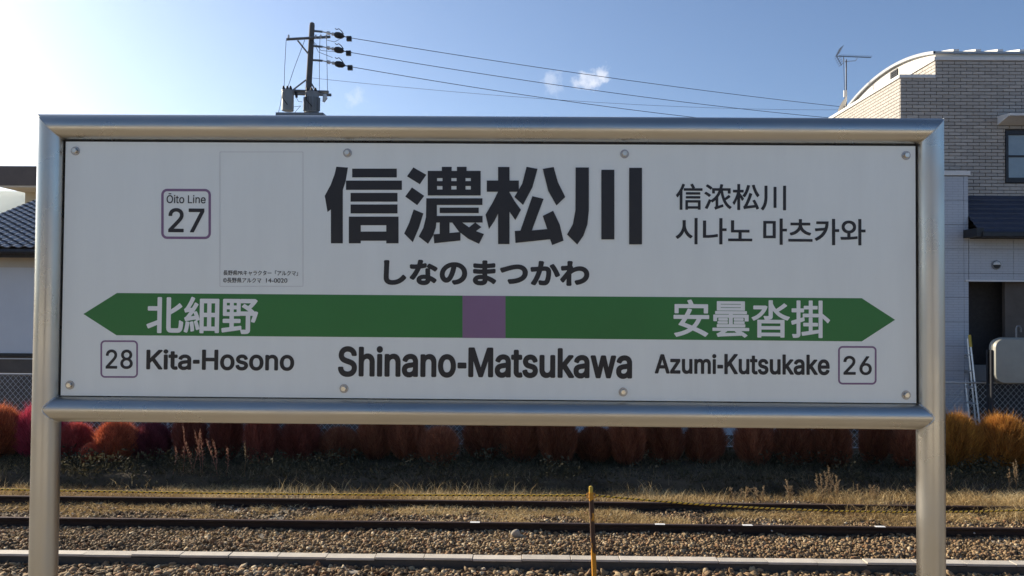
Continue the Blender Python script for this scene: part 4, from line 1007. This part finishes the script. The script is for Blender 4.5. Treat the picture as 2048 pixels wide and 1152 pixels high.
MB(ho).add([(VX+0.02, RY+0.002, zr(RY)-0.045), (HX1-0.02, RY+0.002, zr(RY)-0.045), (HX1-0.02, 27.6, zr(RY)-0.045-TAN*5.4), (VX+0.02, 27.6, zr(RY)-0.045-TAN*5.4), (VX+0.02, RY+0.002, zr(RY)-0.16), (HX1-0.02, RY+0.002, zr(RY)-0.16), (HX1-0.02, 27.6, zr(RY)-0.16-TAN*5.4), (VX+0.02, 27.6, zr(RY)-0.16-TAN*5.4)],
           [(0, 1, 2, 3), (7, 6, 5, 4), (4, 5, 1, 0), (5, 6, 2, 1), (6, 7, 3, 2), (7, 4, 0, 3)]).build('rear_roof', 'rooftile', hs)
for s_, xw in ((0, VX+0.352), (1, HX1-0.302)):
    MB(ho).prism([(wy+0.01, wz_t), (RY, zr(RY)-0.165), (26.9, wz_t)], lambda p: (xw, p[0], p[1]), lambda p: (xw+(0.1 if s_ == 0 else -0.1), p[0], p[1])).build('gable_end', 'housewall', hs)
MB(ho).tube([(VX-0.02, EY-0.06, ez-0.11), (HX1, EY-0.06, ez-0.11)], 0.055, 10).build('gutter', 'darkmetal', hs, True)
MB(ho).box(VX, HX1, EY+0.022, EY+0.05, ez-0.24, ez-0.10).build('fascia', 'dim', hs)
TW, TE = 0.265, 0.236*math.cos(slope)
prof = [(0, 0.012), (0.03, 0.034), (0.07, 0.046), (0.11, 0.036), (0.15, 0.014), (0.20, 0.004), (0.245, 0.006), (0.277, 0.022)]
def tile_geo(): 
    n = len(prof); vs = []
    for y, dz in ((-0.03, 0.030), (0.26, 0.004)):
        vs += [(x, y, z+dz) for x, z in prof]
    vs += [(x, -0.028, z+0.030-0.026) for x, z in prof]
    fs = [(i, i+1, n+i+1, n+i) for i in range(n-1)] + [(2*n+i, 2*n+i+1, i+1, i) for i in range(n-1)] + [(0, n, 2*n), (n-1, 3*n-1, 2*n-1)]
    return vs, fs
tv, tf = tile_geo()
tm = MB().add(tv, tf).build('tile', 'rooftile', hs, True, angle=40); tile_me = tm.data; bpy.data.objects.remove(tm)
ncol = int((HX1-VX)/TW); nrow = int((RY-EY)/TE); cs_, sn_ = math.cos(slope), math.sin(slope)
rest = MB(ho); cnt = 0
for i in range(ncol):
    for j in range(nrow):
        px_, py_ = VX+0.0+i*TW, EY+j*TE; pz_ = zr(py_)-0.03
        if i < 12 and cnt < 300:
            o = link('tile', tile_me, hs, (px_-ho.x, py_-ho.y, pz_)); o.rotation_euler = (slope+random.uniform(-0.006, 0.006), 0, random.uniform(-0.008, 0.008)); cnt += 1
        else: rest.add([(px_+x, py_+y*cs_-z*sn_, pz_+y*sn_+z*cs_) for x, y, z in tv], tf)
tag(rest.build('tile_field', 'rooftile', hs, True, angle=40), kind='stuff')
MB(ho).tube([(VX-0.03, RY, zr(RY)+0.06), (HX1+0.03, RY, zr(RY)+0.06)], 0.13, 12).build('ridge_tile', 'rooftile', hs, True)

# flat roofed house behind it
f0 = at(40, 332, 27.0); f1 = at(40, 372, 27.0); cw = at(50, 400, 28.4)
fo = Vector((cw.x, 28.4, 0))
fh = empty('flat_roof_house', fo, 'ochre house with a deep brown flat roof fascia behind the tiled house', 'house')
MB(fo).box(cw.x, cw.x+9, 28.4, 36, 0, f1.z-0.042).build('wall', 'ochre', fh)
sx0 = at(-3, 372, 27.0).x
MB(fo).box(sx0, cw.x+9.6, 27.0, 37, f1.z+0.022, f0.z).build('roof_slab', 'browntrim', fh)
MB(fo).box(sx0+0.03, cw.x+9.5, 27.03, 36.9, f1.z-0.04, f1.z+0.02).build('soffit', 'creamtrim', fh)
MB(fo).box(cw.x+3, cw.x+4.8, 28.36, 28.398, 4.0, 5.2).build('window', 'frosted', fh)

# unseen building added behind the camera to mirror a warm band in the steel tubes
so_ = Vector((0, -11.5, 0))
sb = empty('reflection_building', so_, 'unseen cream building added for the warm band mirrored in the steel tubes', 'building')
MB(so_).box(-15, 13, -17, -11.5, -0.1, 4.0).build('wall', 'render', sb)
MB(so_).box(-15.6, 13.6, -17.6, -10.5, 4.003, 4.25).build('roof', 'browntrim', sb)
for x in (-12, -8.5, -5, 2.5, 6, 9.5): MB(so_).box(x, x+1.7, -11.497, -11.45, 1.9, 3.2).build('window', 'frosted', sb)
MB(so_).box(-1.6, 0.8, -11.497, -11.44, 1.25, 3.5).build('door', 'dim', sb)

# ------------------------------------------------------------------ utility poles and lines
def insul(root, o, a, b):
    """strain insulator string from arm end a towards b, with the black sleeve cover and clamp"""
    d = (b-a); L = d.length; u = d/L
    MB(o).tube([a, a+u*L*0.16, a+u*L*0.17, a+u*L*0.28, a+u*L*0.29, a+u*L*0.36, a+u*L*0.37, a+u*L*0.46], [0.025, 0.025, 0.07, 0.075, 0.03, 0.03, 0.07, 0.06], 10).build('insulator', 'porcelain', root, True, angle=30)
    MB(o).tube([a+u*L*0.44, a+u*L*0.50, a+u*L*0.62, a+u*L*0.76, a+u*L*0.84], [0.03, 0.11, 0.135, 0.11, 0.03], 10).build('sleeve_cover', 'black', root, True)
    MB(o).tube([a+u*L*0.84, b], 0.02, 6).build('strain_wire', 'black', root)
    MB(o).box(b.x-0.07, b.x+0.12, b.y-0.07, b.y+0.07, b.z-0.14, b.z+0.04).build('clamp', 'black', root)
PY = 30.0
ptop = at(624.5, 45, PY); pm = at(614, 232, PY); dirp = (pm-ptop)/(ptop.z-pm.z); pbot = ptop+dirp*(ptop.z+0.0)
def pole_at(p, y): return at(p, y, PY)
up1 = empty('utility_pole', pbot, 'slightly leaning utility pole with two transformers and dead end wires', 'utility pole'); PO = up1.location.copy()
MB(PO).tube([pbot, ptop+dirp*0.12, ptop+dirp*0.03, ptop], [0.19, 0.105, 0.09, 0.05], 18).build('shaft', 'pole', up1, True)
ends = []
for ya, xb, yb, xs_ in ((62, 697, 75, 629), (92, 696, 104, 627), (120, 699, 133, 625)):
    ap = pole_at(xs_, ya); ae = pole_at(645, ya+1.5); e = pole_at(xb, yb)
    MB(PO).tube([ap, ae], 0.045, 6).build('bracket', 'polemetal', up1)
    insul(up1, PO, ae, e); ends.append(e)
    lp = [pole_at(672, ya+2)+Vector((0, -0.12, 0.10)), pole_at(673, ya-3), pole_at(678, ya-4.5), pole_at(683, ya), pole_at(687, ya+6)]
    MB(PO).tube(lp, 0.018, 5).build('jumper', 'black', up1, True)
a0, a1 = pole_at(576, 82), pole_at(663, 77)
MB(PO).tube([a0+Vector((0, -0.2, 0)), a1+Vector((0, -0.2, 0))], 0.055, 4).build('cross_arm', 'polemetal', up1)
MB(PO).tube([pole_at(598, 84)+Vector((0, -0.2, 0)), pole_at(616, 107)], 0.035, 5).build('arm_brace', 'polemetal', up1)
for xk in (580, 634, 644, 655): c = pole_at(xk, 78); MB(PO).tube([c+Vector((0, -0.2, -0.05)), c+Vector((0, -0.2, 0.10))], [0.05, 0.035], 8).build('pin_insulator', 'porcelain', up1, True)
b0, b1 = pole_at(570, 184), pole_at(660, 187)
for dy in (-0.22, 0.22): MB(PO).tube([b0+Vector((0, dy, 0)), b1+Vector((0, dy, 0))], 0.06, 4).build('hanger_arm', 'polemetal', up1)
for xa, ya, xb, yb in ((588, 184, 612, 160), (635, 186, 622, 165)): MB(PO).tube([pole_at(xa, ya)+Vector((0, -0.22, 0)), pole_at(xb, yb)], 0.035, 5).build('arm_brace', 'polemetal', up1)
for pts in ([(576, 84), (573, 140), (572, 184)], [(613, 84), (592, 140), (578, 182)], [(643, 82), (642, 130), (642, 186)], [(656, 82), (657, 130), (658, 184)], [(568, 190), (565, 210), (560, 232)],
            [(656, 84), (672, 88), (690, 78)], [(628, 84), (645, 105), (690, 109)], [(628, 84), (640, 108), (668, 119)], [(583, 190), (584, 208), (590, 217), (605, 215)], [(596, 198), (600, 206), (608, 207)], [(605, 215), (598, 222), (592, 230)]):
    MB(PO).tube([pole_at(*p)+Vector((0, -0.25, 0)) for p in pts], 0.010, 5).build('drop_wire', 'black', up1, True)
def trafo(px0, px1, py0, py1, fins):
    c0 = pole_at((px0+px1)/2, py0); c1 = pole_at((px0+px1)/2, py1); r_ = (pole_at(px1, py0).x-pole_at(px0, py0).x)/2; h = c0.z-c1.z
    c = Vector((c1.x, PY-0.35, c1.z))
    t = MB(PO).lathe(c, [(r_*0.9, 0), (r_*0.92, 0.03), (r_*0.92, h*0.9), (r_, h*0.9), (r_, h*0.95), (r_*0.7, h)], 20).build('transformer', 'trafo', up1, True, angle=30)
    if fins:
        for k in range(9):
            a_ = R_(180+20*k+10); x_, y_ = math.cos(a_), math.sin(a_)
            MB(PO).add([c+Vector((x_*r_*0.9-y_*0.012, y_*r_*0.9+x_*0.012, 0.05)), c+Vector((x_*r_*1.16-y_*0.012, y_*r_*1.16+x_*0.012, 0.05)), c+Vector((x_*r_*1.16-y_*0.012, y_*r_*1.16+x_*0.012, h*0.7)), c+Vector((x_*r_*0.9-y_*0.012, y_*r_*0.9+x_*0.012, h*0.7)),
                        c+Vector((x_*r_*0.9+y_*0.012, y_*r_*0.9-x_*0.012, 0.05)), c+Vector((x_*r_*1.16+y_*0.012, y_*r_*1.16-x_*0.012, 0.05)), c+Vector((x_*r_*1.16+y_*0.012, y_*r_*1.16-x_*0.012, h*0.7)), c+Vector((x_*r_*0.9+y_*0.012, y_*r_*0.9-x_*0.012, h*0.7))],
                       [(0, 1, 2, 3), (7, 6, 5, 4), (4, 5, 1, 0), (5, 6, 2, 1), (6, 7, 3, 2), (7, 4, 0, 3)]).build('cooling_fin', 'trafo', t)
    for dx in (-0.5, 0.1, 0.6):
        q = c+Vector((dx*r_, -r_*0.45, h*0.93)); MB(PO).tube([q, q+Vector((0, -0.04, 0.07)), q+Vector((0, -0.08, 0.16))], [0.05, 0.06, 0.03], 8).build('bushing', 'black', t, True)
    MB(PO).tube([c+Vector((-r_*0.5, -r_, h*0.8)), c+Vector((-r_*0.45, -r_-0.08, h*0.5)), c+Vector((r_*0.3, -r_-0.05, h*0.2))], 0.02, 5).build('lead', 'black', t, True)
trafo(568, 593, 184, 226, False); trafo(614, 643, 188, 230, True)
q = pole_at(652, 200); MB(PO).tube([q+Vector((0.02, -0.3, 0.14)), q+Vector((0.04, -0.3, 0)), q+Vector((-0.02, -0.3, -0.16))], [0.07, 0.10, 0.05], 10).build('cutout', 'porcelain', up1, True)
q = pole_at(596, 194); MB(PO).tube([q+Vector((0, -0.3, 0.12)), q+Vector((0.03, -0.3, -0.10))], [0.06, 0.05], 8).build('cutout', 'black', up1, True)
s0, s1 = pole_at(562, 233), pole_at(655, 234); MB(PO).box(s0.x, s1.x, PY-0.7, PY+0.4, s0.z-0.16, s0.z).build('support_platform', 'polemetal', up1)

far = at(1862, 238, 44.0); fy = 44.0
fpo = Vector((far.x, fy, 0)); up2 = empty('utility_pole', fpo, 'plain utility pole far behind the brick building', 'utility pole')
MB(fpo).tube([fpo, (far.x, fy, far.z+0.4)], [0.2, 0.1], 14).build('shaft', 'pole', up2, True)
fe = []
for dz in (0.25, -0.35, -0.95):
    p = Vector((far.x, fy, far.z+dz)); MB(fpo).tube([p+Vector((-0.6, 0, 0)), p], 0.05, 6).build('bracket', 'polemetal', up2); fe.append(p+Vector((-0.6, 0, 0)))
GW = 'overhead wires between the two utility poles'
lab = ('thick overhead wire leaving the topmost insulator of the pole', 'thick overhead wire leaving the middle insulator of the pole', 'thick overhead wire leaving the lowest insulator of the pole')
for e0, e1, l, sg in zip(ends, fe, lab, (0.25, 0.35, 0.45)):
    o = MB(e0).tube(sag(e0, e1, sg, 40), 0.013, 6).build('power_line', 'black', None, True); tag(o, l, 'wire', GW)
e0 = pole_at(625, 156); o = MB(e0).tube(sag(e0, fe[0]+Vector((0, 0, 0.35)), 0.5, 40), 0.007, 5).build('power_line', 'black', None, True); tag(o, 'thin pale overhead wire tied to the pole below the brackets', 'wire', GW)

# ------------------------------------------------------------------ the air
HAZE = True
if HAZE:
    hz = MB().box(-8900, 8900, -2900, 8900, -1.2, 720).build('haze', 'gap'); hz['kind'] = 'stuff'; hz['label'] = 'thin pale haze filling the valley air'; hz['category'] = 'haze'
    m = bpy.data.materials.new('haze_air'); m.use_nodes = True; t = m.node_tree; t.nodes.clear()
    out = t.nodes.new('ShaderNodeOutputMaterial'); pv = t.nodes.new('ShaderNodeVolumePrincipled')
    pv.inputs['Color'].default_value = (0.78, 0.91, 1.0, 1); pv.inputs['Density'].default_value = 0.000055; pv.inputs['Anisotropy'].default_value = 0.45
    t.links.new(pv.outputs['Volume'], out.inputs['Volume'])
    hz.data.materials.clear(); hz.data.materials.append(m)
